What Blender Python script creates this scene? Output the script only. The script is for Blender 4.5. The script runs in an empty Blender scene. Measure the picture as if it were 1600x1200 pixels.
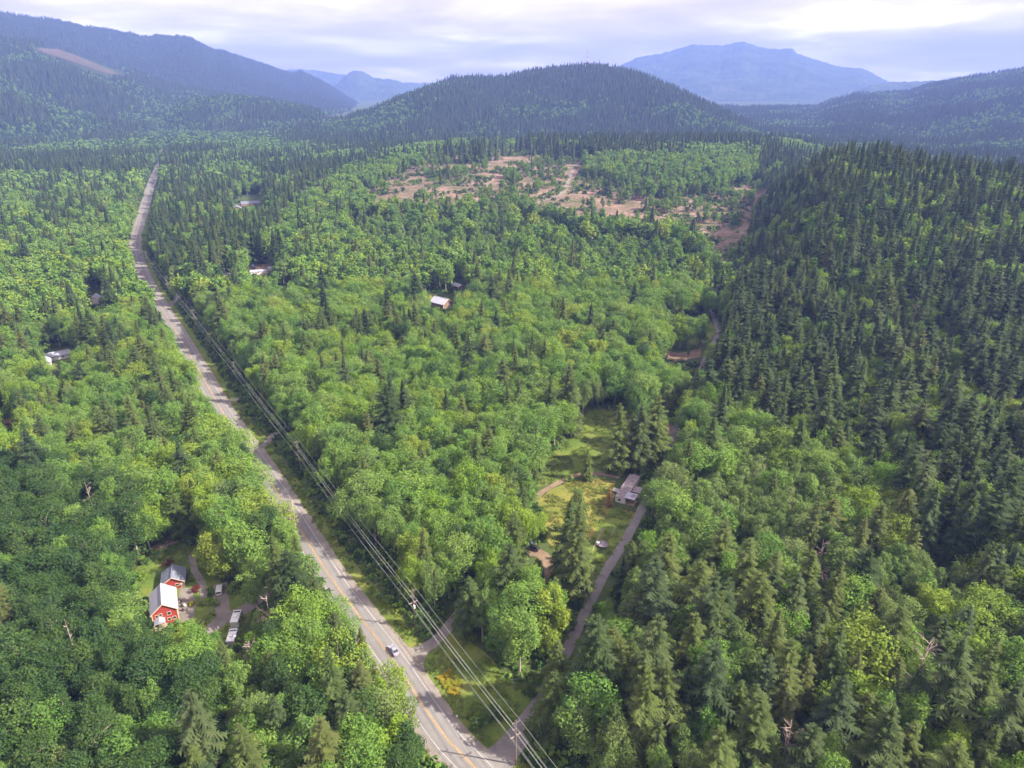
import bpy, math, random
import numpy as np
from mathutils import Vector, Matrix

# ------------------------------------------------------------------ camera, sky, sun, exposure
SC = bpy.context.scene
COL = SC.collection
CAM_H, FPX, PITCH = 150.0, 1067.0, math.radians(23.8)
cam_d = bpy.data.cameras.new('camera')
cam = bpy.data.objects.new('camera', cam_d)
COL.objects.link(cam)
cam.location = (0, 0, CAM_H)
cam.rotation_euler = (math.pi / 2 - PITCH, 0, 0)
cam_d.sensor_width = 36.0
cam_d.lens = 36.0 * FPX / 1600.0
cam_d.clip_start = 1.0
cam_d.clip_end = 40000.0
SC.camera = cam

SUN_TO = Vector((0.95, -0.19, 0.76)).normalized()
sun_el = math.asin(SUN_TO.z)
sun_az = math.atan2(SUN_TO.x, SUN_TO.y)          # clockwise from +Y

W = bpy.data.worlds.new('World')
SC.world = W
W.use_nodes = True
nt = W.node_tree
nt.nodes.clear()
def N(tree, kind, **kw):
    n = tree.nodes.new(kind)
    for k, v in kw.items():
        setattr(n, k, v)
    return n
out = N(nt, 'ShaderNodeOutputWorld')
bg = N(nt, 'ShaderNodeBackground')
bg.inputs['Strength'].default_value = 0.086
sky = N(nt, 'ShaderNodeTexSky', sky_type='NISHITA')
sky.sun_disc = False
sky.sun_elevation = sun_el
sky.sun_rotation = sun_az
sky.dust_density = 1.5
tc = N(nt, 'ShaderNodeTexCoord')
sep = N(nt, 'ShaderNodeSeparateXYZ')
nt.links.new(tc.outputs['Generated'], sep.inputs[0])
def M(tree, op, a, b=None, clamp=False):
    n = N(tree, 'ShaderNodeMath', operation=op)
    n.use_clamp = clamp
    for i, v in enumerate((a, b)):
        if v is None:
            continue
        if hasattr(v, 'is_output'):
            tree.links.new(v, n.inputs[i])
        else:
            n.inputs[i].default_value = v
    return n.outputs[0]
zz = M(nt, 'ADD', M(nt, 'MAXIMUM', sep.outputs['Z'], 0.0), 0.11)
cx = M(nt, 'DIVIDE', sep.outputs['X'], zz)
cy = M(nt, 'DIVIDE', sep.outputs['Y'], zz)
comb = N(nt, 'ShaderNodeCombineXYZ')
nt.links.new(cx, comb.inputs[0])
nt.links.new(cy, comb.inputs[1])
def ramp(tree, fac, stops):
    r = N(tree, 'ShaderNodeValToRGB')
    el = r.color_ramp.elements
    while len(el) < len(stops):
        el.new(0.5)
    for e, (p, c) in zip(el, stops):
        e.position = p
        e.color = (*c, 1.0) if len(c) == 3 else c
    tree.links.new(fac, r.inputs[0])
    return r.outputs[0]
def noise(tree, vec, scale, detail=4, rough=0.55, dist=0.0):
    n = N(tree, 'ShaderNodeTexNoise')
    n.inputs['Scale'].default_value = scale
    n.inputs['Detail'].default_value = detail
    n.inputs['Roughness'].default_value = rough
    n.inputs['Distortion'].default_value = dist
    if vec is not None:
        tree.links.new(vec, n.inputs['Vector'])
    return n.outputs['Fac']
cn = noise(nt, comb.outputs[0], 0.62, 6, 0.54, 0.3)
cloud_rgb = ramp(nt, cn, [(0.34, (0.74, 0.62, 0.74)), (0.47, (0.95, 0.80, 0.86)), (0.55, (1.18, 1.02, 0.94)), (0.66, (1.9, 1.68, 1.3))])
cn2 = noise(nt, comb.outputs[0], 0.31, 3, 0.5, 0.0)
cover = ramp(nt, cn2, [(0.30, (0.86,) * 3), (0.55, (1.0,) * 3)])
cscale = N(nt, 'ShaderNodeVectorMath', operation='SCALE')
nt.links.new(cloud_rgb, cscale.inputs[0])
cscale.inputs['Scale'].default_value = 6.1
mixc = N(nt, 'ShaderNodeMix', data_type='RGBA')
nt.links.new(cover, mixc.inputs[0])
nt.links.new(sky.outputs[0], mixc.inputs[6])
nt.links.new(cscale.outputs[0], mixc.inputs[7])
nt.links.new(mixc.outputs[2], bg.inputs['Color'])
nt.links.new(bg.outputs[0], out.inputs['Surface'])

sun_d = bpy.data.lights.new('sun', 'SUN')
sun_d.energy = 5.0
sun_d.angle = math.radians(0.6)
sun_d.color = (1.0, 0.92, 0.73)
sun = bpy.data.objects.new('sun', sun_d)
COL.objects.link(sun)
sun.location = (0, 0, 600)
sun.rotation_euler = SUN_TO.to_track_quat('Z', 'Y').to_euler()

SC.view_settings.view_transform = 'Standard'
SC.view_settings.look = 'None'
SC.view_settings.exposure = 1.5
SC.view_settings.gamma = 1.0
SC.view_settings.use_curve_mapping = False
cy_ = SC.cycles
cy_.max_bounces = 4
cy_.diffuse_bounces = 1
cy_.glossy_bounces = 1
cy_.transmission_bounces = 2
cy_.volume_bounces = 0
cy_.transparent_max_bounces = 4
cy_.use_denoising = True
cy_.use_adaptive_sampling = True
cy_.adaptive_threshold = 0.03
cy_.caustics_reflective = False
cy_.caustics_refractive = False

RNG = np.random.default_rng(11)
random.seed(5)
R = math.radians

# ------------------------------------------------------------------ noise and terrain
def _hash(ix, iy, seed):
    h = (ix.astype(np.int64) * 374761393 + iy.astype(np.int64) * 668265263 + seed * 974711) & 0x7fffffff
    h = ((h ^ (h >> 13)) * 1274126177) & 0x7fffffff
    return ((h ^ (h >> 16)) & 0xffff) / 65535.0
def vnoise(x, y, seed=0):
    x = np.asarray(x, float); y = np.asarray(y, float)
    ix = np.floor(x); iy = np.floor(y)
    fx = x - ix; fy = y - iy
    fx = fx * fx * (3 - 2 * fx); fy = fy * fy * (3 - 2 * fy)
    a = _hash(ix, iy, seed); b = _hash(ix + 1, iy, seed)
    c = _hash(ix, iy + 1, seed); d = _hash(ix + 1, iy + 1, seed)
    return (a * (1 - fx) + b * fx) * (1 - fy) + (c * (1 - fx) + d * fx) * fy
def fbm(x, y, seed=0, octs=4):
    s = 0; amp = 1; tot = 0
    for o in range(octs):
        s = s + amp * vnoise(x * 2 ** o, y * 2 ** o, seed + o); tot += amp; amp *= 0.5
    return s / tot
def sstep(a, b, x):
    t = np.clip((np.asarray(x, float) - a) / (b - a), 0, 1)
    return t * t * (3 - 2 * t)

def ground_z(x, y):
    x = np.asarray(x, float); y = np.asarray(y, float)
    s = (x - 16.8) * 0.933 - (y - 151.4) * 0.361
    z = 60 * sstep(290, 640, y) * sstep(6, 90, s) * (1 - 1.15 * sstep(690, 1050, y)) * (1 - 0.45 * sstep(330, 700, x))
    z = z + 34 * sstep(500, 1220, y) * sstep(-380, -60, x) * (1 - sstep(1300, 1750, y)) * (1 - sstep(6, 240, s))
    z = z + 1.6 * (fbm(x / 150, y / 150, 3, 2) - 0.5)
    z = z + 14 * (fbm(x / 700, y / 700, 9, 2) - 0.5) * sstep(500, 1500, np.hypot(x, y))
    return z

SP, CP = math.sin(PITCH), math.cos(PITCH)
def ray(px, py):
    u = (px - 800) / FPX; v = (py - 600) / FPX
    return u, CP - v * SP, -(SP + v * CP)
def project(x, y, z):
    dz = CAM_H - z
    depth = y * CP + dz * SP
    depth = np.where(np.abs(depth) < 1e-3, 1e-3, depth)
    px = 800 + FPX * x / depth
    py = 600 + FPX * (dz * CP - y * SP) / depth
    return px, py, depth

# hills: skyline given as (pixel column, pixel row, distance)
HILLS = {
 'central_hill': dict(front=950, back=900, tree=20, pts=[(300,236,2000),(380,224,2150),(470,197,2300),(540,183,2400),(580,170,2450),(620,150,2500),(665,134,2550),(700,122,2600),(730,117,2620),(760,120,2640),(790,119,2650),(830,109,2700),(880,103,2720),(930,99,2720),(985,109,2700),(1040,130,2620),(1100,158,2500),(1170,193,2300),(1240,236,2100),(1290,250,2000)]),
 'small_hill': dict(front=600, back=600, tree=20, pts=[(200,190,2750),(270,165,2800),(297,153,2850),(344,148,2900),(384,148,2900),(437,158,2850),(469,164,2800),(530,182,2700),(580,205,2600)]),
 'left_hill': dict(front=1500, back=1200, tree=20, pts=[(-700,20,3300),(-300,45,3400),(0,57,3500),(60,64,3550),(130,82,3600),(190,104,3650),(260,127,3700),(330,142,3700),(450,160,3700),(540,185,3700)]),
 'right_hill': dict(front=2300, back=1200, tree=20, pts=[(1040,172,3700),(1110,166,3800),(1276,166,3900),(1294,158,3900),(1337,146,3900),(1420,143,4000),(1447,133,4000),(1512,120,4000),(1574,111,4000),(1600,106,4000),(1800,85,4000),(2300,60,4000)]),
 'left_mountain': dict(front=2300, back=2000, tree=15, pts=[(-900,-10,4600),(-300,0,4800),(0,22,5000),(47,29,5050),(94,35,5100),(156,46,5200),(194,53,5250),(212,57,5300),(231,60,5300),(250,58,5350),(294,60,5400),(312,68,5450),(337,81,5500),(347,80,5500),(369,88,5600),(403,99,5700),(437,111,5800),(459,117,5900),(469,113,5900),(481,117,5950),(503,128,6000),(522,139,6000),(544,155,6000),(600,180,6000)]),
 'far_hill': dict(front=1500, back=1500, tree=0, pts=[(480,150,8300),(516,127,8400),(540,118,8500),(559,112,8500),(569,115,8500),(587,125,8500),(612,126,8500),(634,133,8500),(665,141,8500),(720,150,8500)]),
 'distant_ridge': dict(front=1200, back=900, tree=0, pts=[(380,120,10300),(450,109,10300),(500,112,10300),(534,118,10300),(590,126,10300),(640,131,10300),(720,132,10300),(850,134,10300),(1000,134,10300)]),
 'right_mountain': dict(front=3000, back=1700, tree=0, pts=[(820,150,9500),(900,122,9500),(972,103,9500),(994,92,9500),(1031,86,9500),(1084,71,9500),(1127,73,9500),(1162,66,9500),(1189,77,9500),(1215,79,9500),(1237,77,9500),(1246,86,9500),(1281,97,9500),(1311,106,9500),(1346,109,9500),(1364,117,9500),(1388,130,9500),(1440,133,9500),(1500,140,9500),(1600,150,9500)]),
 'low_ridge': dict(front=1200, back=1200, tree=0, pts=[(1280,150,7000),(1340,138,7000),(1380,133,7000),(1447,128,7000),(1520,132,7000),(1700,140,7000)]),
}
for hn, h in HILLS.items():
    az, zc, dc = [], [], []
    for (px, py, d) in h['pts']:
        a, b, c = ray(px, py)
        hor = math.hypot(a, b)
        az.append(math.atan2(a, b)); dc.append(d); zc.append(CAM_H + c / hor * d - h['tree'])
    h['az'] = np.array(az); h['zc'] = np.array(zc); h['dc'] = np.array(dc, float)
def hill_z(hn, x, y):
    h = HILLS[hn]
    x = np.asarray(x, float); y = np.asarray(y, float)
    th = np.arctan2(x, y); d = np.hypot(x, y)
    zc = np.interp(th, h['az'], h['zc']); dc = np.interp(th, h['az'], h['dc'])
    t = np.where(d < dc, (dc - d) / h['front'], (d - dc) / h['back'])
    t = np.clip(t, 0, 1)
    prof = 0.62 * (1 - t) ** 1.25 + 0.38 * (1 - sstep(0, 1, t))
    s = 260 if h['dc'][0] < 4500 else 600
    gully = (fbm(x / s, y / s, 21, 4) - 0.5) * 0.36 * np.sin(np.pi * np.clip(t, 0, 1)) 
    edge = sstep(0, 0.06, (th - h['az'][0])) * sstep(0, 0.06, (h['az'][-1] - th)) if hn not in ('left_hill', 'left_mountain', 'right_hill') else 1
    z = (zc + 25) * (prof + gully) * edge - 25
    return np.where(t >= 1, -25.0, z)
def land_z(x, y):
    z = ground_z(x, y)
    for hn in HILLS:
        z = np.maximum(z, hill_z(hn, x, y))
    return z
def at(px, py, h=0.0):
    """world point where the sight line through a photo pixel meets the ground (plus h)"""
    a, b, c = ray(px, py)
    t = np.geomspace(60, 6000, 900)
    g = CAM_H + c * t - ground_z(a * t, b * t) - h
    k = np.argmax(g < 0)
    if g[k] >= 0:
        k = len(t) - 1
    t0, t1 = t[k - 1], t[k]
    for _ in range(24):
        tm = 0.5 * (t0 + t1)
        if CAM_H + c * tm - float(ground_z(a * tm, b * tm)) - h < 0: t1 = tm
        else: t0 = tm
    return Vector((a * t1, b * t1, CAM_H + c * t1))
def on_ground(x, y, h=0.0):
    return Vector((x, y, float(ground_z(x, y)) + h))

# ------------------------------------------------------------------ material helpers
def mat_new(name):
    m = bpy.data.materials.new(name)
    m.use_nodes = True
    t = m.node_tree
    b = t.nodes['Principled BSDF']
    return m, t, b
def L(t, a, b): t.links.new(a, b)
def mix_rgb(t, fac, a, b, blend='MIX'):
    n = N(t, 'ShaderNodeMix', data_type='RGBA', blend_type=blend)
    for sock, v in ((n.inputs[0], fac), (n.inputs[6], a), (n.inputs[7], b)):
        if hasattr(v, 'is_output'): L(t, v, sock)
        elif isinstance(v, (int, float)): sock.default_value = v
        else: sock.default_value = (*v, 1)
    return n.outputs[2]
def simple(name, col, rough=0.6, metal=0.0, var=0.12, scale=3.0, spec=0.3):
    m, t, b = mat_new(name)
    tcn = N(t, 'ShaderNodeTexCoord')
    nz = noise(t, tcn.outputs['Object'], scale, 4)
    lo = tuple(c * (1 - var) for c in col); hi = tuple(min(1, c * (1 + var)) for c in col)
    L(t, ramp(t, nz, [(0.3, lo), (0.7, hi)]), b.inputs['Base Color'])
    b.inputs['Roughness'].default_value = rough
    b.inputs['Metallic'].default_value = metal
    b.inputs['Specular IOR Level'].default_value = spec
    return m
def leaf_mat(name, cols, transl=0.3, rough=0.6):
    """foliage: hue differs from tree to tree and a little from leaf to leaf"""
    m, t, b = mat_new(name)
    oi = N(t, 'ShaderNodeObjectInfo')
    n = len(cols)
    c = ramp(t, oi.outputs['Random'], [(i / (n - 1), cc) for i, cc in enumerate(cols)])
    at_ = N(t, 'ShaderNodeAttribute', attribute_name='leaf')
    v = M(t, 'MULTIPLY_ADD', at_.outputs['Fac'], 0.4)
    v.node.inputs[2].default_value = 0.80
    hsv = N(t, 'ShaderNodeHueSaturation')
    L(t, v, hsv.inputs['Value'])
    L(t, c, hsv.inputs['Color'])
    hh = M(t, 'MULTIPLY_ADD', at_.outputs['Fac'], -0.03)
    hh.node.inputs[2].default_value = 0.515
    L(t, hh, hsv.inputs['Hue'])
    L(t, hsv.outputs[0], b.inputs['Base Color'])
    b.inputs['Roughness'].default_value = rough
    b.inputs['Specular IOR Level'].default_value = 0.08
    tr = N(t, 'ShaderNodeBsdfTranslucent')
    L(t, hsv.outputs[0], tr.inputs['Color'])
    mx = N(t, 'ShaderNodeMixShader')
    mx.inputs[0].default_value = transl
    L(t, b.outputs[0], mx.inputs[1]); L(t, tr.outputs[0], mx.inputs[2])
    L(t, mx.outputs[0], t.nodes['Material Output'].inputs['Surface'])
    return m

MT = {}
MT['fir'] = leaf_mat('fir_needles', [(0.032, 0.053, 0.020), (0.046, 0.072, 0.026), (0.066, 0.090, 0.031), (0.034, 0.058, 0.027), (0.074, 0.094, 0.036)], 0.12)
MT['olive'] = leaf_mat('olive_needles', [(0.064, 0.092, 0.025), (0.082, 0.110, 0.030), (0.054, 0.084, 0.025), (0.094, 0.112, 0.036), (0.072, 0.100, 0.025)], 0.15)
MT['alder'] = leaf_mat('alder_leaves', [(0.138, 0.250, 0.044), (0.170, 0.280, 0.052), (0.114, 0.222, 0.045), (0.188, 0.285, 0.062), (0.138, 0.235, 0.058)], 0.3)
MT['sage'] = leaf_mat('sage_leaves', [(0.142, 0.216, 0.058), (0.168, 0.240, 0.072), (0.128, 0.202, 0.052), (0.180, 0.234, 0.080), (0.148, 0.230, 0.058)], 0.3)
MT['lime'] = leaf_mat('lime_leaves', [(0.170, 0.285, 0.032), (0.205, 0.298, 0.038), (0.145, 0.270, 0.034), (0.230, 0.295, 0.044), (0.160, 0.275, 0.044)], 0.32)
MT['deep'] = leaf_mat('deep_shade_leaves', [(0.046, 0.094, 0.026), (0.058, 0.108, 0.028), (0.041, 0.086, 0.028), (0.070, 0.120, 0.030), (0.050, 0.096, 0.032)], 0.25)  # dark green alder; also holds cloud shade painted into the farmhouse-side wood
MT['young'] = leaf_mat('young_leaves', [(0.165, 0.245, 0.058), (0.190, 0.252, 0.068), (0.150, 0.236, 0.054), (0.205, 0.258, 0.078)], 0.3)
MT['grass'] = leaf_mat('grass_blades', [(0.110, 0.165, 0.030), (0.150, 0.185, 0.038), (0.090, 0.145, 0.028), (0.190, 0.190, 0.055)], 0.3)
MT['red'] = leaf_mat('red_leaves', [(0.10, 0.020, 0.022), (0.13, 0.03, 0.03)], 0.2)
MT['broom'] = leaf_mat('broom_flowers', [(0.26, 0.20, 0.016), (0.17, 0.18, 0.02), (0.30, 0.22, 0.02)], 0.2)
MT['rust'] = leaf_mat('dry_needles', [(0.17, 0.095, 0.045), (0.20, 0.12, 0.06)], 0.15)
MT['bark'] = simple('bark', (0.12, 0.095, 0.075), 0.9, var=0.3, scale=2)
MT['palebark'] = simple('pale_bark', (0.30, 0.26, 0.22), 0.9, var=0.25, scale=2)
MT['snag'] = simple('dead_wood', (0.32, 0.24, 0.23), 0.9, var=0.25, scale=1.5)

def ground_mat(name, stops, scale=0.12, fine=1.6, rough=0.95, bump=0.4):
    m, t, b = mat_new(name)
    g = N(t, 'ShaderNodeNewGeometry')
    n1 = noise(t, g.outputs['Position'], scale, 6, 0.6)
    n2 = noise(t, g.outputs['Position'], fine, 5, 0.65)
    f = M(t, 'ADD', M(t, 'MULTIPLY', n1, 0.6), M(t, 'MULTIPLY', n2, 0.4))
    L(t, ramp(t, f, stops), b.inputs['Base Color'])
    b.inputs['Roughness'].default_value = rough
    b.inputs['Specular IOR Level'].default_value = 0.1
    bp = N(t, 'ShaderNodeBump')
    bp.inputs['Strength'].default_value = bump
    bp.inputs['Distance'].default_value = 0.3
    L(t, n2, bp.inputs['Height']); L(t, bp.outputs[0], b.inputs['Normal'])
    return m
MT['soil'] = ground_mat('forest_floor', [(0.30, (0.035, 0.050, 0.018)), (0.45, (0.055, 0.080, 0.025)), (0.55, (0.070, 0.095, 0.030)), (0.7, (0.085, 0.075, 0.040))])
MT['lawn'] = ground_mat('lawn_grass', [(0.34, (0.070, 0.105, 0.022)), (0.44, (0.125, 0.150, 0.030)), (0.52, (0.185, 0.175, 0.042)), (0.64, (0.25, 0.19, 0.07))], 0.08, 0.9)
MT['green_lawn'] = ground_mat('green_grass', [(0.36, (0.060, 0.095, 0.020)), (0.46, (0.095, 0.145, 0.027)), (0.54, (0.125, 0.165, 0.034)), (0.66, (0.180, 0.175, 0.055))], 0.09, 0.8)
MT['verge'] = ground_mat('verge_grass', [(0.34, (0.075, 0.120, 0.024)), (0.5, (0.125, 0.170, 0.032)), (0.66, (0.190, 0.190, 0.055))], 0.15, 0.9)
MT['dirt'] = ground_mat('bare_dirt', [(0.30, (0.12, 0.088, 0.06)), (0.5, (0.20, 0.142, 0.10)), (0.7, (0.28, 0.205, 0.15))], 0.2, 1.5)
MT['redirt'] = ground_mat('red_dirt', [(0.30, (0.24, 0.10, 0.06)), (0.5, (0.34, 0.16, 0.09)), (0.7, (0.40, 0.22, 0.14))], 0.3, 1.5)
MT['clearcut'] = ground_mat('clearcut_soil', [(0.36, (0.070, 0.085, 0.032)), (0.44, (0.105, 0.095, 0.050)), (0.50, (0.17, 0.118, 0.088)), (0.58, (0.235, 0.165, 0.130)), (0.66, (0.32, 0.24, 0.20))], 0.03, 0.22)
MT['gravel'] = ground_mat('gravel', [(0.30, (0.13, 0.115, 0.105)), (0.5, (0.19, 0.17, 0.16)), (0.7, (0.26, 0.235, 0.22))], 0.25, 3.0)
MT['lane'] = ground_mat('worn_lane', [(0.30, (0.13, 0.12, 0.125)), (0.5, (0.19, 0.175, 0.18)), (0.7, (0.24, 0.22, 0.21))], 0.3, 2.5)
MT['shoulder'] = ground_mat('shoulder_gravel', [(0.30, (0.17, 0.15, 0.14)), (0.5, (0.235, 0.205, 0.19)), (0.7, (0.30, 0.265, 0.245))], 0.25, 3.0)
MT['asphalt'] = ground_mat('old_asphalt', [(0.30, (0.180, 0.172, 0.178)), (0.5, (0.205, 0.195, 0.202)), (0.7, (0.225, 0.214, 0.22))], 0.35, 4.0, 0.85, 0.1)
_t = MT['asphalt'].node_tree; _b = _t.nodes['Principled BSDF']
_src = _b.inputs['Base Color'].links[0].from_socket
_w = N(_t, 'ShaderNodeAttribute', attribute_name='wear')
_g = N(_t, 'ShaderNodeNewGeometry')
_n = noise(_t, _g.outputs['Position'], 0.06, 4, 0.6)
_f = M(_t, 'MULTIPLY', _w.outputs['Fac'], M(_t, 'MULTIPLY', _n, 0.55))
_c1 = mix_rgb(_t, _f, _src, (0.150, 0.138, 0.140))
_pn = noise(_t, _g.outputs['Position'], 0.09, 2, 0.4, 1.0)
L(_t, mix_rgb(_t, ramp(_t, _pn, [(0.60, (0, 0, 0)), (0.63, (0.25, 0.25, 0.25))]), _c1, (0.16, 0.148, 0.148)), _b.inputs['Base Color'])
MT['yellow'] = simple('yellow_paint', (0.46, 0.28, 0.09), 0.7, var=0.2, scale=1.0)
MT['white'] = simple('white_paint', (0.46, 0.42, 0.40), 0.7, var=0.15, scale=1.0)
def hill_mat(name, stops, scale=0.004, fine=0.05, bump=12):
    m = ground_mat(name, stops, scale, fine, 1.0, 1.0)
    for n in m.node_tree.nodes:
        if n.type == 'BUMP':
            n.inputs['Distance'].default_value = bump
    return m
MT['cut'] = hill_mat('hillside_cut', [(0.3, (0.05, 0.055, 0.03)), (0.5, (0.085, 0.07, 0.048)), (0.7, (0.12, 0.09, 0.065))], 0.01, 0.06)
MT['hill'] = hill_mat('hill_floor', [(0.30, (0.025, 0.040, 0.016)), (0.5, (0.035, 0.055, 0.02)), (0.70, (0.06, 0.065, 0.03))])
MT['farhill'] = hill_mat('far_forest', [(0.30, (0.020, 0.040, 0.018)), (0.45, (0.032, 0.058, 0.022)), (0.55, (0.055, 0.085, 0.030)), (0.70, (0.13, 0.11, 0.075))])

# ------------------------------------------------------------------ mesh helpers
def tag(o, label=None, cat=None, group=None, kind=None):
    if label: o['label'] = label
    if cat: o['category'] = cat
    if group: o['group'] = group
    if kind: o['kind'] = kind
    return o
def empty(name, loc, rz=0.0):
    o = bpy.data.objects.new(name, None)
    o.location = loc
    o.rotation_euler = (0, 0, rz)
    o.empty_display_size = 0.5
    COL.objects.link(o)
    return o
def mesh_np(name, V, F, mats=(), face_mat=None, leaf=None, smooth=False):
    """F: list/array of faces with the same number of corners, or list of such arrays"""
    me = bpy.data.meshes.new(name)
    if not isinstance(F, (list, tuple)): F = [F]
    F = [np.asarray(f, np.int32) for f in F if len(f)]
    nf = sum(len(f) for f in F)
    corners = np.concatenate([f.ravel() for f in F])
    sizes = np.concatenate([np.full(len(f), f.shape[1], np.int32) for f in F])
    starts = np.concatenate([[0], np.cumsum(sizes)[:-1]]).astype(np.int32)
    V = np.asarray(V, np.float32)
    me.vertices.add(len(V)); me.vertices.foreach_set('co', V.ravel())
    me.loops.add(len(corners)); me.loops.foreach_set('vertex_index', corners)
    me.polygons.add(nf); me.polygons.foreach_set('loop_start', starts)
    if face_mat is not None: me.polygons.foreach_set('material_index', np.asarray(face_mat, np.int32))
    if smooth: me.polygons.foreach_set('use_smooth', np.ones(nf, bool))
    me.update(calc_edges=True)
    if leaf is not None:
        a = me.attributes.new('leaf', 'FLOAT', 'FACE'); a.data.foreach_set('value', np.asarray(leaf, np.float32))
    for m in mats: me.materials.append(m)
    return me
def obj(name, me, parent=None, loc=None, rz=0.0):
    o = bpy.data.objects.new(name, me)
    COL.objects.link(o)
    if parent: o.parent = parent
    if loc is not None: o.location = loc
    if rz: o.rotation_euler = (0, 0, rz)
    return o
class MB:
    """collects boxes, tubes and sheets in local coordinates and builds one mesh"""
    def __init__(s): s.v = []; s.f = []
    def add(s, vs, fs):
        k = len(s.v); s.v += [tuple(v) for v in vs]; s.f += [tuple(i + k for i in f) for f in fs]; return s
    def box(s, c, d, M_=None):
        x, y, z = (q / 2 for q in d)
        vs = [Vector((c[0] + a * x, c[1] + b * y, c[2] + e * z)) for e in (-1, 1) for b in (-1, 1) for a in (-1, 1)]
        if M_ is not None: vs = [M_ @ v for v in vs]
        return s.add(vs, [(0, 2, 3, 1), (4, 5, 7, 6), (0, 1, 5, 4), (2, 6, 7, 3), (0, 4, 6, 2), (1, 3, 7, 5)])
    def prism(s, poly, axis, a, b):
        """poly: 2D outline; axis 'x','y','z' is the extrusion axis from a to b"""
        def p(q, t):
            return {'x': (t, q[0], q[1]), 'y': (q[0], t, q[1]), 'z': (q[0], q[1], t)}[axis]
        n = len(poly)
        vs = [p(q, a) for q in poly] + [p(q, b) for q in poly]
        fs = [tuple(range(n))[::-1], tuple(range(n, 2 * n))] + [(i, (i + 1) % n, n + (i + 1) % n, n + i) for i in range(n)]
        return s.add(vs, fs)
    def tube(s, pts, rad, n=7):
        pts = [Vector(p) for p in pts]
        rad = rad if isinstance(rad, (list, tuple)) else [rad] * len(pts)
        rings = []
        for i, p in enumerate(pts):
            d = (pts[min(i + 1, len(pts) - 1)] - pts[max(i - 1, 0)]).normalized()
            a = d.cross(Vector((0.31, 0.17, 0.93)) if abs(d.z) < 0.9 else Vector((1, 0.2, 0))).normalized()
            b = d.cross(a)
            rings.append([p + (a * math.cos(2 * math.pi * k / n) + b * math.sin(2 * math.pi * k / n)) * rad[i] for k in range(n)])
        vs = [v for r in rings for v in r]
        fs = [(i * n + k, i * n + (k + 1) % n, (i + 1) * n + (k + 1) % n, (i + 1) * n + k) for i in range(len(pts) - 1) for k in range(n)]
        fs += [tuple(range(n))[::-1], tuple((len(pts) - 1) * n + k for k in range(n))]
        return s.add(vs, fs)
    def mesh(s, name, mat, smooth=False):
        me = bpy.data.meshes.new(name)
        me.from_pydata(s.v, [], s.f)
        me.materials.append(mat)
        if smooth: me.polygons.foreach_set('use_smooth', [True] * len(me.polygons))
        me.update()
        return me
    def build(s, name, mat, parent=None, loc=None, rz=0.0, smooth=False, bevel=0.0):
        o = obj(name, s.mesh(name, mat, smooth), parent, loc, rz)
        if bevel:
            b = o.modifiers.new('bevel', 'BEVEL'); b.width = bevel; b.segments = 2; b.limit_method = 'ANGLE'
        return o
def resample(pts, step):
    pts = [Vector(p).to_2d() for p in pts]
    # Catmull-Rom through the given points
    outp = []
    for i in range(len(pts) - 1):
        p0, p1, p2, p3 = pts[max(i - 1, 0)], pts[i], pts[i + 1], pts[min(i + 2, len(pts) - 1)]
        n = max(2, int((p2 - p1).length / step))
        for k in range(n):
            t = k / n
            outp.append(0.5 * ((2 * p1) + (p2 - p0) * t + (2 * p0 - 5 * p1 + 4 * p2 - p3) * t * t + (3 * p1 - p0 - 3 * p2 + p3) * t ** 3))
    outp.append(pts[-1])
    return outp
def ribbon(name, line, offs, mat, lift, parent=None, edge_noise=0.0, seed=0, rng_=None):
    """a strip along a plan line, lying on the ground; offs = offsets across it (right positive)"""
    pts = line if rng_ is None else line[rng_[0]:rng_[1]]
    V, F = [], []
    n = len(offs)
    for i, p in enumerate(pts):
        d = (pts[min(i + 1, len(pts) - 1)] - pts[max(i - 1, 0)]).normalized()
        r = Vector((d.y, -d.x))
        for j, o_ in enumerate(offs):
            e = 0
            if edge_noise and j in (0, n - 1):
                e = (float(fbm(p.x / 4 + j * 31, p.y / 4, 50 + seed, 3)) - 0.5) * 2 * edge_noise
            q = p + r * (o_ + e)
            lf = lift[j] if isinstance(lift, (list, tuple)) else lift
            V.append((q.x, q.y, float(ground_z(q.x, q.y)) + lf))
    for i in range(len(pts) - 1):
        for j in range(n - 1):
            a = i * n + j
            F.append((a, a + n, a + n + 1, a + 1))
    me = mesh_np(name, V, np.array(F), [mat])
    o = obj(name, me, parent)
    return o
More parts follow.
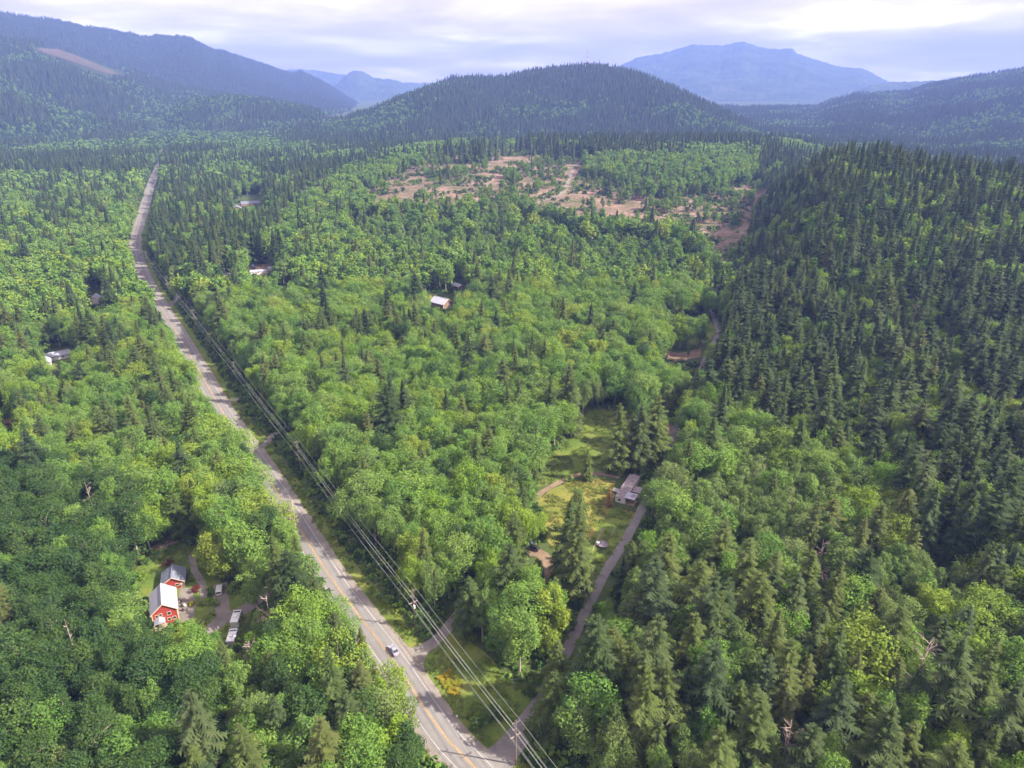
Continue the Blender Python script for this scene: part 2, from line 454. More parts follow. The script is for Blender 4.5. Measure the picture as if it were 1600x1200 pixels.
def patch(name, pix, mat, lift, noise_amp=1.2, seed=0, step=2.5, world=None):
    """irregular patch of ground drawn over an outline given in photo pixels"""
    import bmesh
    P = [at(*q).to_2d() for q in pix] if world is None else [Vector(q) for q in world]
    ring = []
    for i in range(len(P)):
        a, b = P[i], P[(i + 1) % len(P)]
        n = max(1, int((b - a).length / step))
        for k in range(n):
            q = a.lerp(b, k / n)
            ring.append(q + Vector((float(fbm(q.x / 5, q.y / 5, 70 + seed, 3)) - 0.5, float(fbm(q.x / 5 + 9, q.y / 5, 90 + seed, 3)) - 0.5)) * 2 * noise_amp)
    bm = bmesh.new()
    vs = [bm.verts.new((q.x, q.y, 0)) for q in ring]
    f = bm.faces.new(vs)
    bmesh.ops.triangulate(bm, faces=[f])
    ext = max(max(abs(a.x - b.x), abs(a.y - b.y)) for a in ring for b in ring[::4])
    target = max(6.0, ext / 40)
    for _ in range(5):
        es = [e for e in bm.edges if e.calc_length() > target * 1.5]
        if not es: break
        bmesh.ops.subdivide_edges(bm, edges=es, cuts=1)
        bmesh.ops.triangulate(bm, faces=[f_ for f_ in bm.faces if len(f_.verts) > 3])
    co = np.array([v.co[:2] for v in bm.verts])
    zs = ground_z(co[:, 0], co[:, 1])
    for v, z_ in zip(bm.verts, zs): v.co.z = z_ + lift
    bmesh.ops.recalc_face_normals(bm, faces=bm.faces)
    if sum(f_.normal.z for f_ in bm.faces) < 0: bmesh.ops.reverse_faces(bm, faces=bm.faces)
    me = bpy.data.meshes.new(name); bm.to_mesh(me); bm.free()
    me.materials.append(mat)
    o = obj(name, me)
    tag(o, kind='structure')
    return o

# ------------------------------------------------------------------ ground sheet and hills
def polar_sheet(name, th, rr, zf, mat, kind='structure', smooth=True, close=False):
    T, Rr = np.meshgrid(th, rr, indexing='ij')
    X = Rr * np.sin(T); Y = Rr * np.cos(T)
    Z = zf(X, Y)
    V = np.stack([X, Y, Z], -1).reshape(-1, 3)
    nt_, nr = len(th), len(rr)
    i, j = np.meshgrid(np.arange(nt_ - (0 if close else 1)), np.arange(nr - 1), indexing='ij')
    a = (i * nr + j).ravel(); i2 = ((i + 1) % nt_)
    b = (i2 * nr + j).ravel()
    F = np.stack([a, a + 1, b + 1, b], -1)
    o = obj(name, mesh_np(name, V, F, [mat], smooth=smooth))
    tag(o, kind=kind)
    return o
th = np.concatenate([np.linspace(-0.95, 0.95, 420), np.linspace(0.95, 2 * math.pi - 0.95, 62)[1:-1]])
rr = np.concatenate([[0.5], np.geomspace(20, 11600, 326)])
polar_sheet('ground', th, rr, lambda x, y: ground_z(x, y), MT['soil'], close=True)
for hn, h in HILLS.items():
    a0, a1 = h['az'][0], h['az'][-1]
    dmin = h['dc'].min() - h['front']; dmax = h['dc'].max() + h['back']
    big = h['dc'][0] > 4500
    nth = int((a1 - a0) * (700 if not big else 900)); nr = 90 if not big else 110
    def zf(x, y, hn=hn, big=big):
        z = hill_z(hn, x, y)
        if big: z = z + (vnoise(x / 45, y / 45, 5) + vnoise(x / 22, y / 22, 6) * 0.7) * 16
        return z
    polar_sheet(hn, np.linspace(a0, a1, nth), np.linspace(dmin, dmax, nr), zf, MT['farhill'] if big else MT['hill'])

def hill_clearing(hn, top, bot, mat, nx=26, ny=7):
    def hit(px, py):
        a, b, c = ray(px, py)
        t = np.linspace(1500, 5200, 1500)
        g = CAM_H + c * t - np.maximum(hill_z(hn, a * t, b * t), ground_z(a * t, b * t))
        k = int(np.argmax(g < 0))
        if k == 0: k = int(np.argmin(g))
        return (a * t[k], b * t[k], CAM_H + c * t[k] + 2.5)
    V = []
    for i in range(nx):
        u = i / (nx - 1) * (len(top) - 1); k = min(int(u), len(top) - 2); f = u - k
        T = np.array(top[k]) * (1 - f) + np.array(top[k + 1]) * f; B = np.array(bot[k]) * (1 - f) + np.array(bot[k + 1]) * f
        for j in range(ny):
            q = T * (1 - j / (ny - 1)) + B * j / (ny - 1)
            V.append(hit(*q))
    F = [(i * ny + j, (i + 1) * ny + j, (i + 1) * ny + j + 1, i * ny + j + 1) for i in range(nx - 1) for j in range(ny - 1)]
    tag(obj('hillside_clearing', mesh_np('hillside_clearing', V, np.array(F), [mat])), kind='structure')
hill_clearing('left_hill', [(60,76),(95,78),(130,92),(165,107),(192,118)], [(58,80),(90,90),(125,102),(160,114),(192,121)], MT['cut'])

# ------------------------------------------------------------------ roads and yards
ROAD_PX = [(742,1200),(689,1143),(608,1024),(515,900),(440,780),(396,712),(355,655),(310,578),(270,510),(240,462),(222,425),(212,392),(214,365),(224,330),(234,295),(244,268),(254,248)]
road_pts = [at(*p).to_2d() for p in ROAD_PX]
d0 = (road_pts[0] - road_pts[1]).normalized()
d9 = (road_pts[-1] - road_pts[-2]).normalized()
road_pts = [road_pts[0] + d0 * 220, road_pts[0] + d0 * 60] + road_pts + [road_pts[-1] + d9 * 400]
road_line = resample(road_pts, 6.0)
ROAD_XY = np.array([(p.x, p.y) for p in road_line])
sh = ribbon('road_shoulder', road_line, [-6.0, -5.2, 0, 5.2, 6.1], MT['shoulder'], [0.02, 0.10, 0.12, 0.10, 0.02], edge_noise=0.5)
tag(sh, kind='structure')
OFFS = [-4.0, -3.4, -2.9, -2.45, -2.0, -1.5, -1.0, -0.55, -0.1, 0.1, 0.55, 1.0, 1.5, 2.0, 2.45, 2.9, 3.4, 4.0]
road = ribbon('road', road_line, OFFS, MT['asphalt'], [0.19 - 0.012 * abs(q) for q in OFFS], edge_noise=0.25)
wa = road.data.attributes.new('wear', 'FLOAT', 'POINT')
wa.data.foreach_set('value', np.tile([max(math.exp(-((abs(q) - 0.95) / 0.35) ** 2), math.exp(-((abs(q) - 2.5) / 0.35) ** 2)) for q in OFFS], len(road_line)).astype(np.float32))
tag(road, kind='structure')
near_n = int(np.argmax(ROAD_XY[:, 1] > 900))
for o_ in (-0.16, 0.16):
    ribbon('center_line', road_line, [o_ - 0.07, o_ + 0.07], MT['yellow'], 0.205, road, rng_=(0, near_n))
for o_ in (-3.2, 3.2):
    ribbon('edge_line', road_line, [o_ - 0.065, o_ + 0.065], MT['white'], 0.165, road, rng_=(0, near_n))
vg = ribbon('grass_verge', road_line, [5.6, 7.4, 9.8], MT['verge'], 0.05, edge_noise=0.9, rng_=(0, near_n)); tag(vg, kind='structure')
vl = ribbon('grass_verge', road_line, [-8.2, -7, -5.6], MT['verge'], 0.05, edge_noise=0.7, rng_=(0, near_n)); tag(vl, kind='structure')

def lane(name, pix, w, mat, lift=0.11, noise_=0.35, seed=1, step=3.0, flare=None):
    ln = resample([at(*p).to_2d() for p in pix], step)
    o = ribbon(name, ln, [-w / 2, 0, w / 2], mat, [lift, lift + 0.03, lift], edge_noise=noise_, seed=seed)
    tag(o, kind='structure')
    return ln
LANES = []
LANES.append((lane('gravel_lane', [(742,1196),(782,1168),(812,1134),(840,1098),(866,1055),(890,1008),(940,905),(985,830),(1040,720),(1057,668),(1085,600),(1108,548),(1122,521),(1117,500),(1112,480),(1128,430),(1142,400),(1165,350),(1195,296)], 3.3, MT['lane'], 0.09), 2.3))
LANES.append((lane('driveway', [(640,1022),(664,1012),(690,992),(712,966),(735,940)], 3.6, MT['gravel'], 0.10, seed=3), 3.2))
LANES.append((lane('driveway', [(405,700),(418,690),(432,676)], 3.4, MT['gravel'], 0.10, seed=4), 2.5))
LANES.append((lane('driveway', [(262,478),(278,469),(281,459)], 5.0, MT['gravel'], 0.10, seed=5), 4))
LANES.append((lane('driveway', [(352,628),(366,625),(378,620)], 3.0, MT['gravel'], 0.10, seed=6), 2))
LANES.append((lane('driveway', [(425,918),(408,932),(386,950),(362,962),(342,972),(326,990)], 4.6, MT['gravel'], 0.10, seed=7), 3))
LANES.append((lane('driveway', [(345,912),(346,935),(350,962)], 4.2, MT['gravel'], 0.13, seed=8), 3))
LANES.append((lane('footpath', [(300,868),(304,890),(316,912),(318,935)], 2.2, MT['gravel'], 0.11, seed=9), 2))
LANES.append((lane('dirt_track', [(832,785),(845,771),(868,757),(890,746),(912,741),(940,741),(968,746)], 2.6, MT['dirt'], 0.13, seed=10), 2))
LANES.append((lane('dirt_track', [(818,864),(834,863),(848,868),(857,880),(861,896),(864,912)], 4.5, MT['dirt'], 0.13, seed=11), 2))
LANES.append((lane('gravel_road', [(700,372),(760,345),(812,326),(842,315),(872,306),(884,292),(890,278),(898,262),(906,252)], 5.0, MT['gravel'], 0.25, seed=12, step=8), 4))

def junction(name, pix, mat, lift, seed): return patch(name, pix, mat, lift, 0.25, seed)
junction('junction_apron', [(716,1140),(740,1166),(764,1178),(792,1150),(812,1138),(826,1160),(808,1186),(800,1206),(780,1240),(745,1216)], MT['lane'], 0.13, 31)
junction('junction_apron', [(630,1008),(648,1014),(676,1004),(690,996),(684,1010),(668,1022),(662,1038),(664,1052),(650,1040)], MT['gravel'], 0.13, 32)

YARDS = []
def yard(name, pix, mat, lift, amp=1.2, seed=0, keep=True):
    o = patch(name, pix, mat, lift, amp, seed)
    if keep: YARDS.append(pix)
    return o
yard('lawn', [(842,778),(862,764),(900,750),(940,748),(962,752),(956,790),(992,800),(975,850),(937,915),(905,918),(880,880),(850,838),(836,812)], MT['lawn'], 0.06, 1.2, 1)
yard('lawn', [(838,762),(848,720),(880,690),(906,655),(925,640),(985,636),(992,700),(965,738),(900,742),(870,752)], MT['green_lawn'], 0.06, 1.5, 2)
yard('lawn', [(958,792),(990,803),(974,850),(938,912),(908,915),(900,880),(930,830)], MT['green_lawn'], 0.085, 1.2, 3, False)
yard('dirt_yard', [(996,660),(1040,655),(1056,668),(1040,700),(1026,692),(1000,700)], MT['dirt'], 0.07, 1, 4)
yard('lawn', [(205,898),(232,862),(275,842),(312,855),(335,885),(350,925),(398,932),(385,972),(345,1008),(270,1010),(225,1002),(214,960)], MT['green_lawn'], 0.06, 1.5, 5)
yard('gravel_patio', [(281,918),(298,920),(306,936),(303,966),(283,972),(276,960)], MT['gravel'], 0.09, 0.5, 6, False)
yard('dirt_yard', [(190,886),(214,868),(244,850),(266,842),(276,848),(250,858),(236,872),(212,876),(194,892)], MT['dirt'], 0.09, 0.8, 7, False)
yard('dirt_yard', [(196,972),(206,968),(208,1002),(200,1004)], MT['redirt'], 0.09, 0.6, 8, False)
yard('lawn', [(690,1000),(712,985),(760,1020),(800,1070),(838,1092),(812,1130),(764,1174),(744,1165),(700,1100),(664,1046),(668,1024)], MT['green_lawn'], 0.07, 0.6, 9)
yard('lawn', [(652,470),(672,460),(690,478),(672,492)], MT['lawn'], 0.08, 1.5, 10)
yard('dirt_yard', [(382,418),(392,412),(428,414),(430,426),(408,432),(394,427)], MT['dirt'], 0.10, 2, 11)
yard('meadow', [(425,470),(440,448),(460,450),(466,480),(448,496)], MT['green_lawn'], 0.08, 2, 12)
yard('dirt_yard', [(1030,546),(1060,552),(1096,544),(1092,558),(1060,566),(1040,560)], MT['dirt'], 0.12, 1.5, 13)
yard('lawn', [(1034,505),(1075,498),(1108,500),(1122,520),(1105,535),(1062,545),(1034,538)], MT['green_lawn'], 0.08, 1.5, 14)
yard('dirt_yard', [(1024,486),(1032,486),(1034,503),(1026,504)], MT['redirt'], 0.14, 0.8, 15)
yard('lawn', [(62,560),(104,542),(116,550),(112,564),(78,580)], MT['green_lawn'], 0.10, 2, 16)
CLEARCUT = [(560,305),(640,262),(690,236),(760,232),(890,236),(912,250),(905,275),(960,292),(1040,312),(1110,300),(1185,282),(1208,290),(1190,340),(1160,402),(1132,428),(1100,398),(1060,372),(985,362),(900,358),(850,332),(790,322),(720,336),(640,330),(590,338)]
patch('clearcut', CLEARCUT, MT['clearcut'], 0.18, 6, 17, step=10)
CORRIDOR = [(1186,300),(1204,290),(1200,345),(1168,405),(1148,440),(1128,430),(1158,380)]

# ------------------------------------------------------------------ pixel masks that keep sight lines open as in the photograph
SCL = 4
def raster(polys):
    m = np.zeros((300 + 60, 400), bool)
    yy, xx = np.mgrid[0:360, 0:400]
    X = xx * SCL + SCL / 2; Y = yy * SCL + SCL / 2
    for P in polys:
        ins = np.zeros_like(m)
        n = len(P)
        for i in range(n):
            x0, y0 = P[i]; x1, y1 = P[(i + 1) % n]
            c = ((y0 > Y) != (y1 > Y))
            with np.errstate(divide='ignore', invalid='ignore'):
                ins ^= c & (X < (x1 - x0) * (Y - y0) / (y1 - y0 + 1e-9) + x0)
        m |= ins
    return m
def look(m, px, py):
    ix = np.clip((px / SCL).astype(int), 0, 399); iy = np.clip((py / SCL).astype(int), 0, 359)
    inside = (px >= 0) & (px < 1600) & (py >= 0) & (py < 1440)
    return m[iy, ix] & inside
OPEN = [
 [(652,1130),(637,1090),(613,1045),(592,1000),(548,948),(522,922),(482,852),(457,802),(434,762),(408,722),(392,694),(376,664),(352,634),(318,600),(286,548),(260,502),(240,467),(226,427),(206,392),(207,368),(217,335),(228,303),(240,275),(249,250),(258,250),(250,272),(242,302),(232,336),(222,370),(222,395),(233,425),(250,455),(276,490),(312,548),(352,605),(388,655),(418,695),(444,735),(494,810),(530,860),(566,910),(606,965),(642,1006),(676,998),(694,986),(704,988),(668,1022),(666,1050),(742,1166),(764,1176),(836,1098),(846,1102),(806,1190),(800,1200),(690,1200)],
 [(876,1024),(892,1020),(954,905),(999,825),(986,820),(938,898)],
 [(1030,735),(1064,665),(1050,658),(1025,725)],
 [(1110,492),(1122,492),(1128,528),(1112,532),(1080,545),(1040,545),(1040,566),(1100,565)],
 [(228,884),(296,884),(304,928),(304,966),(282,976),(240,982),(226,965)],
 [(326,912),(356,912),(358,950),(400,935),(384,970),(372,1004),(356,1006),(356,972),(330,980)],
 [(214,884),(244,852),(270,844),(268,868),(236,890)],
 [(843,776),(905,740),(940,742),(1004,742),(1004,790),(985,800),(978,830),(930,905),(918,890),(935,800),(925,765),(896,790),(850,830)],
 [(850,748),(870,715),(905,690),(925,655),(935,660),(905,735)],
 [(820,848),(862,848),(866,890),(850,885),(822,866)],
 [(673,455),(708,455),(708,484),(673,480)], [(707,436),(724,436),(724,451),(707,451)],
 [(378,306),(408,306),(408,320),(378,322)], [(364,315),(380,315),(380,326),(364,326)], [(388,412),(428,412),(428,424),(394,428)], [(347,422),(360,422),(360,433),(347,433)],
 [(64,545),(112,536),(118,558),(80,580)], [(136,448),(162,448),(162,475),(136,475)], [(2,646),(26,646),(26,668),(2,668)],
 [(838,316),(878,308),(888,280),(904,254),(910,256),(896,285),(884,312),(840,322)],
 [(690,1022),(724,1044),(730,1090),(740,1140),(760,1165),(744,1160),(676,1050)],
]
openm = raster(OPEN)
yardm = raster(YARDS)
ccm = raster([CLEARCUT])
brownm = raster([[(870,320),(905,303),(960,318),(1010,335),(1065,350),(1060,366),(985,356),(900,352)], [(1050,348),(1110,350),(1150,372),(1150,400),(1130,424),(1100,394)], [(560,304),(640,276),(740,286),(720,322),(600,332)], [(660,252),(700,240),(770,243),(860,243),(850,258),(790,268),(680,268)], [(730,278),(790,282),(780,302),(735,300)]])
LANE_XY = [(np.array([(p.x, p.y) for p in ln]), w) for ln, w in LANES]
def dist_to(xy, line):
    out_ = np.full(len(xy), 1e9)
    for k in range(0, len(xy), 4000):
        d = xy[k:k + 4000, None, :] - line[None, :, :]
        out_[k:k + 4000] = np.sqrt((d ** 2).sum(-1).min(1))
    return out_
def road_side(xy):
    """signed distance to the road, right side positive"""
    out_ = np.full(len(xy), 1e9)
    dirs = np.gradient(ROAD_XY, axis=0); dirs /= np.linalg.norm(dirs, axis=1)[:, None]
    for k in range(0, len(xy), 4000):
        d = xy[k:k + 4000, None, :] - ROAD_XY[None, :, :]
        q = (d ** 2).sum(-1); i = q.argmin(1)
        dd = d[np.arange(len(i)), i]
        out_[k:k + 4000] = np.sqrt(q.min(1)) * np.sign(dd[:, 0] * dirs[i, 1] - dd[:, 1] * dirs[i, 0])
    return out_

# ------------------------------------------------------------------ tree shapes
def tri_noise(n, rng): return rng.random(n)
def conifer_shape(seed, h=26.0, rmax=4.0, whorls=30, per=6, stations=5, droop=0.35, bare=0.08, core=True, ragged=0.25):
    rng = np.random.default_rng(seed)
    V, T, leaf = [], [], []
    def tri(a, b, c, l):
        k = len(V); V.extend((a, b, c)); T.append((k, k + 1, k + 2)); leaf.append(l)
    lean = rng.normal(0, 0.014, 2)
    for w in range(whorls):
        t = (w + rng.random() * 0.6) / whorls
        z = h * (bare + (0.985 - bare) * t)
        if rng.random() < 0.05: continue
        rad = rmax * ((1 - t) ** 0.66) * (0.70 + 0.30 * min(1, t * 5)) * rng.uniform(0.82, 1.12) + 0.25
        n = per + (1 if rng.random() < 0.4 else 0)
        a0 = rng.random() * 6.28
        for k in range(n):
            if rng.random() < 0.09: continue
            a = a0 + 6.283 * k / n + rng.normal(0, 0.25)
            r = rad * (1 + rng.normal(0, ragged))
            r = max(0.25, min(r, rad * 1.45))
            dx, dy = math.cos(a), math.sin(a)
            up = 0.55 - 0.75 * (1 - t)
            zt = z + r * (up * 0.35) - r * droop * rng.uniform(0.6, 1.2) * (1 - 0.5 * t)
            ox, oy = lean * z
            def pt(s):
                zz_ = z + (zt - z) * s ** 1.4
                return np.array((ox + dx * r * s, oy + dy * r * s, zz_))
            lat = np.array((-dy, dx, 0.0))
            lf0 = rng.random()
            for s in np.linspace(0.22, 0.86, stations):
                wdt = r * (0.40 - 0.22 * s) * rng.uniform(0.8, 1.25) + 0.12
                p0 = pt(s - 0.08); p1 = pt(min(1.0, s + 0.5 / stations))
                for sg in (-1, 1):
                    tip = pt(min(1.0, s + 0.16)) + lat * sg * wdt + np.array((0, 0, -wdt * rng.uniform(0.15, 0.55)))
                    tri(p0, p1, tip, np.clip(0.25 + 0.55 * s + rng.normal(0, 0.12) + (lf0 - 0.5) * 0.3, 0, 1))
            tri(pt(0.8) + lat * r * 0.06, pt(0.8) - lat * r * 0.06, pt(1.12), 0.85)
    # leader
    tri(np.array((0.15, 0, h * 0.94)), np.array((-0.15, 0.1, h * 0.94)), np.array((lean[0] * h, lean[1] * h, h * 1.01)), 0.8)
    if core:
        n = 7
        for lv in range(6):
            t0, t1 = lv / 6, (lv + 1) / 6
            for k in range(n):
                a, b = 6.283 * k / n + lv, 6.283 * (k + 1) / n + lv
                r0 = rmax * 0.62 * (1 - t0) ** 0.8; 
                p = lambda an, r_, t_: np.array((math.cos(an) * r_, math.sin(an) * r_, h * (bare + (0.97 - bare) * t_)))
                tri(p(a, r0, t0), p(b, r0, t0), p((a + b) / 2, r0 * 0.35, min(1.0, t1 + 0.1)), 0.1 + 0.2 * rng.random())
    return np.array(V), np.array(T), np.array(leaf)
def broad_shape(seed, h=17.0, r=4.2, lobes=14, leaves=2200, size=0.42, base=0.34, flat=0.9, spire=0.0, lobe_r=(0.21, 0.40)):
    """crown of many uneven leaf clumps round rising limbs, ragged at the edge and open in places"""
    rng = np.random.default_rng(seed)
    cz = h * (base + 1) / 2; hz = h * (1 - base) / 2
    C, LR, EL = [], [], []
    skew = rng.normal(0, 0.16, 2) * r
    for i in range(lobes):
        t = (i + rng.uniform(0, 1)) / lobes
        zc = -0.92 + 1.78 * t
        a = i * 2.4 + rng.normal(0, 0.5)
        prof = math.sqrt(max(0.04, 1 - (zc * 0.94) ** 2)) * (1 - spire * max(0, zc)) * (1 + 0.3 * spire * max(0, -zc))
        q = r * 0.82 * prof * rng.uniform(0.35, 1.12)
        C.append((math.cos(a) * q + skew[0] * zc, math.sin(a) * q + skew[1] * zc, cz + hz * 0.86 * zc + rng.normal(0, 0.04) * h))
        LR.append(r * rng.uniform(*lobe_r) * (0.72 + 0.28 * prof)); EL.append(rng.uniform(0.9, 1.7))
    C = np.array(C); LR = np.array(LR); EL = np.array(EL)
    w = LR ** 2 / (LR ** 2).sum()
    idx = rng.choice(lobes, int(leaves * 1.6), p=w)
    d = rng.normal(size=(len(idx), 3)); d[:, 2] += 0.25
    d /= np.linalg.norm(d, axis=1)[:, None]
    # bumps on each clump so that no clump is a ball
    bump = 1 + 0.22 * np.sin(d[:, 0] * 5.3 + idx * 1.7) * np.cos(d[:, 1] * 4.7 + idx) + 0.12 * np.sin(d[:, 2] * 9 + idx * 2.1)
    rad = LR[idx] * bump * (1 - 0.55 * rng.random(len(idx)) ** 2 + np.abs(rng.normal(0, 0.10, len(idx))))
    sc3 = np.stack([np.ones(len(idx)), np.ones(len(idx)), flat * EL[idx]], 1)
    P = C[idx] + d * rad[:, None] * sc3
    dd = np.linalg.norm((P[:, None, :] - C[None]) / np.stack([np.ones(lobes), np.ones(lobes), flat * EL], 1)[None], axis=2) / LR[None]
    dd[np.arange(len(idx)), idx] = 9
    keep = dd.min(1) > 0.62
    P, d, idx = P[keep][:leaves], d[keep][:leaves], idx[keep][:leaves]
    n = len(P)
    nrm = d * 0.6 + rng.normal(size=(n, 3)) * 0.5 + np.array((0, 0, 0.35))
    nrm /= np.linalg.norm(nrm, axis=1)[:, None]
    t1 = np.cross(nrm, rng.normal(size=(n, 3))); t1 /= np.linalg.norm(t1, axis=1)[:, None]
    t2 = np.cross(nrm, t1)
    s = size * rng.uniform(0.6, 1.5, n)[:, None]
    asp = rng.uniform(0.45, 0.85, n)[:, None]
    V = np.stack([P + t1 * s, P + t2 * s * asp, P - t1 * s, P - t2 * s * asp], 1).reshape(-1, 3)
    F = np.arange(4 * n).reshape(n, 4)
    lobe_tone = rng.uniform(0, 1, lobes)
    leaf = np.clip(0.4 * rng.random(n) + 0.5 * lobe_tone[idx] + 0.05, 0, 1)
    return V, F, leaf, C
def trunk_shape(seed, h, rbase, top=0.85, limbs=None):
    rng = np.random.default_rng(seed)
    mb = MB()
    n = 6
    mb.tube([(rng.normal(0, 0.03) * i, rng.normal(0, 0.03) * i, h * top * i / 4 - (0.3 if i == 0 else 0)) for i in range(5)], [rbase * (1 - 0.2 * i) + 0.03 for i in range(5)], n)
    if limbs is not None:
        for c in limbs[::2]:
            z0 = max(h * 0.2, c[2] - 2.4)
            mb.tube([(0, 0, z0), (c[0] * 0.6, c[1] * 0.6, z0 + (c[2] - z0) * 0.7), tuple(c)], [rbase * 0.4, rbase * 0.25, 0.03], 4)
    F4 = [f for f in mb.f if len(f) == 4]
    return np.array([tuple(v) for v in mb.v]), np.array(F4)

SPEC = {  # kind of shape, leaf material, nominal height, reference radius
 'fir':   dict(con=True,  mat='fir',   bark='bark', h=28, r=6.0),
 'olive': dict(con=True,  mat='olive', bark='bark', h=26, r=5.3),
 'alder': dict(con=False, mat='alder', bark='palebark', h=18, r=4.1),
 'sage':  dict(con=False, mat='sage',  bark='palebark', h=18, r=3.4),
 'lime':  dict(con=False, mat='lime',  bark='bark', h=16, r=4.9),
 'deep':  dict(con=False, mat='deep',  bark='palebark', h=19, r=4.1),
 'young': dict(con=False, mat='young', bark='palebark', h=13, r=1.7),
}
NEAR = {}      # species -> list of (crown mesh, trunk mesh)
PROTO = {}     # species -> collection with near / middle / far variants, in that order
COUNT = dict(near=5, mid=4, far=3)
def make_species(sp, i):
    S = SPEC[sp]; h, r = S['h'], S['r']
    col = bpy.data.collections.new('variants_' + sp)
    NEAR[sp] = []
    k = 0
    for lod in ('near', 'mid', 'far'):
        for v in range(COUNT[lod]):
            sd = i * 100 + k * 7 + 3
            if S['con']:
                w, p, st = {'near': (34, 7, 5), 'mid': (19, 6, 3), 'far': (8, 5, 1)}[lod]
                V, F, lf = conifer_shape(sd, h, r * (0.80 + 0.09 * v) * (1.0 if lod == 'near' else 1.15), w, p, st, droop=0.28 + 0.13 * (v % 3), bare=0.06, ragged=0.2 + 0.06 * (v % 2))
                tv, tf = trunk_shape(sd, h, 0.34, 0.9)
            else:
                lv, sz = {'near': (7600, 0.165), 'mid': (1100, 0.50), 'far': (190, 1.25)}[lod]
                sc_ = r / 4.0
                lob = {'lime': 26, 'young': 14}.get(sp, 32) + 3 * v
                base = {'lime': 0.22, 'young': 0.35}.get(sp, 0.28)
                V, F, lf, C = broad_shape(sd, h, r * (0.84 + 0.09 * v), lob, int(lv * (0.5 + 0.5 * sc_ * sc_)), sz * (0.8 + 0.2 * sc_), base, spire={'alder': 0.45, 'deep': 0.5, 'sage': 0.5, 'young': 0.6}.get(sp, 0.15))
                tv, tf = trunk_shape(sd, h, 0.24 if sp != 'young' else 0.11, 0.8, C if lod == 'near' else None)
            lm, bmat = MT[S['mat']], MT[S['bark']]
            if lod == 'near':
                NEAR[sp].append((mesh_np('crown', V, F, [lm], leaf=lf), mesh_np('trunk', tv, tf, [bmat], smooth=True)))
            nf = len(F)
            me = mesh_np('tree', np.concatenate([V, tv]), [F, tf + len(V)], [lm, bmat], np.r_[np.zeros(nf), np.ones(len(tf))], np.r_[lf, np.full(len(tf), 0.5)])
            o = bpy.data.objects.new('%s_variant_%02d' % (sp, k), me)
            col.objects.link(o)
            k += 1
    PROTO[sp] = col
for i, sp in enumerate(SPEC): make_species(sp, i)

def scatter_group():
    g = bpy.data.node_groups.new('scatter', 'GeometryNodeTree')
    g.interface.new_socket('Geometry', in_out='INPUT', socket_type='NodeSocketGeometry')
    g.interface.new_socket('Collection', in_out='INPUT', socket_type='NodeSocketCollection')
    g.interface.new_socket('Geometry', in_out='OUTPUT', socket_type='NodeSocketGeometry')
    gi = g.nodes.new('NodeGroupInput'); go = g.nodes.new('NodeGroupOutput')
    ci = g.nodes.new('GeometryNodeCollectionInfo')
    ci.inputs['Separate Children'].default_value = True
    ci.inputs['Reset Children'].default_value = True
    ip = g.nodes.new('GeometryNodeInstanceOnPoints')
    ip.inputs['Pick Instance'].default_value = True
    def na(nm, ty):
        n = g.nodes.new('GeometryNodeInputNamedAttribute'); n.data_type = ty
        n.inputs['Name'].default_value = nm
        return n.outputs['Attribute']
    lk = g.links.new
    lk(gi.outputs['Geometry'], ip.inputs['Points'])
    lk(gi.outputs['Collection'], ci.inputs['Collection'])
    lk(ci.outputs[0], ip.inputs['Instance'])
    lk(na('pid', 'INT'), ip.inputs['Instance Index'])
    e2r = g.nodes.new('FunctionNodeEulerToRotation')
    lk(na('rot', 'FLOAT_VECTOR'), e2r.inputs[0])
    lk(e2r.outputs[0], ip.inputs['Rotation'])
    lk(na('scl', 'FLOAT_VECTOR'), ip.inputs['Scale'])
    lk(ip.outputs[0], go.inputs[0])
    return g
GN = scatter_group()
def scatter(name, col, P, pid, rot, scl, label, cat):
    me = bpy.data.meshes.new(name)
    me.vertices.add(len(P)); me.vertices.foreach_set('co', np.asarray(P, np.float32).ravel())
    for nm, ty, dat in (('pid', 'INT', pid), ('rot', 'FLOAT_VECTOR', rot), ('scl', 'FLOAT_VECTOR', scl)):
        a = me.attributes.new(nm, ty, 'POINT')
        a.data.foreach_set('value' if ty == 'INT' else 'vector', np.asarray(dat, np.int32 if ty == 'INT' else np.float32).ravel())
    o = obj(name, me)
    md = o.modifiers.new('scatter', 'NODES'); md.node_group = GN
    for it in GN.interface.items_tree:
        if it.name == 'Collection' and it.in_out == 'INPUT': md[it.identifier] = col
    tag(o, label, cat, kind='stuff')
    return o

# ------------------------------------------------------------------ where the trees stand
def jitter_grid(y0, y1, s, kx=0.80, margin=90, jit=0.42):
    ys = np.arange(y0, y1, s * 0.9)
    pts = []
    for i, y in enumerate(ys):
        w = kx * y + margin
        xs = np.arange(-w, w, s) + (s / 2 if i % 2 else 0)
        pts.append(np.stack([xs, np.full(len(xs), y)], 1))
    P = np.concatenate(pts)
    return P + RNG.uniform(-jit, jit, P.shape) * s
def inpoly(px, py, P):
    ins = np.zeros(len(px), bool); n = len(P)
    for i in range(n):
        x0, y0 = P[i]; x1, y1 = P[(i + 1) % n]
        c = ((y0 > py) != (y1 > py))
        ins ^= c & (px < (x1 - x0) * (py - y0) / (y1 - y0 + 1e-9) + x0)
    return ins
NAMES = ['fir', 'olive', 'alder', 'sage', 'lime', 'deep', 'young']
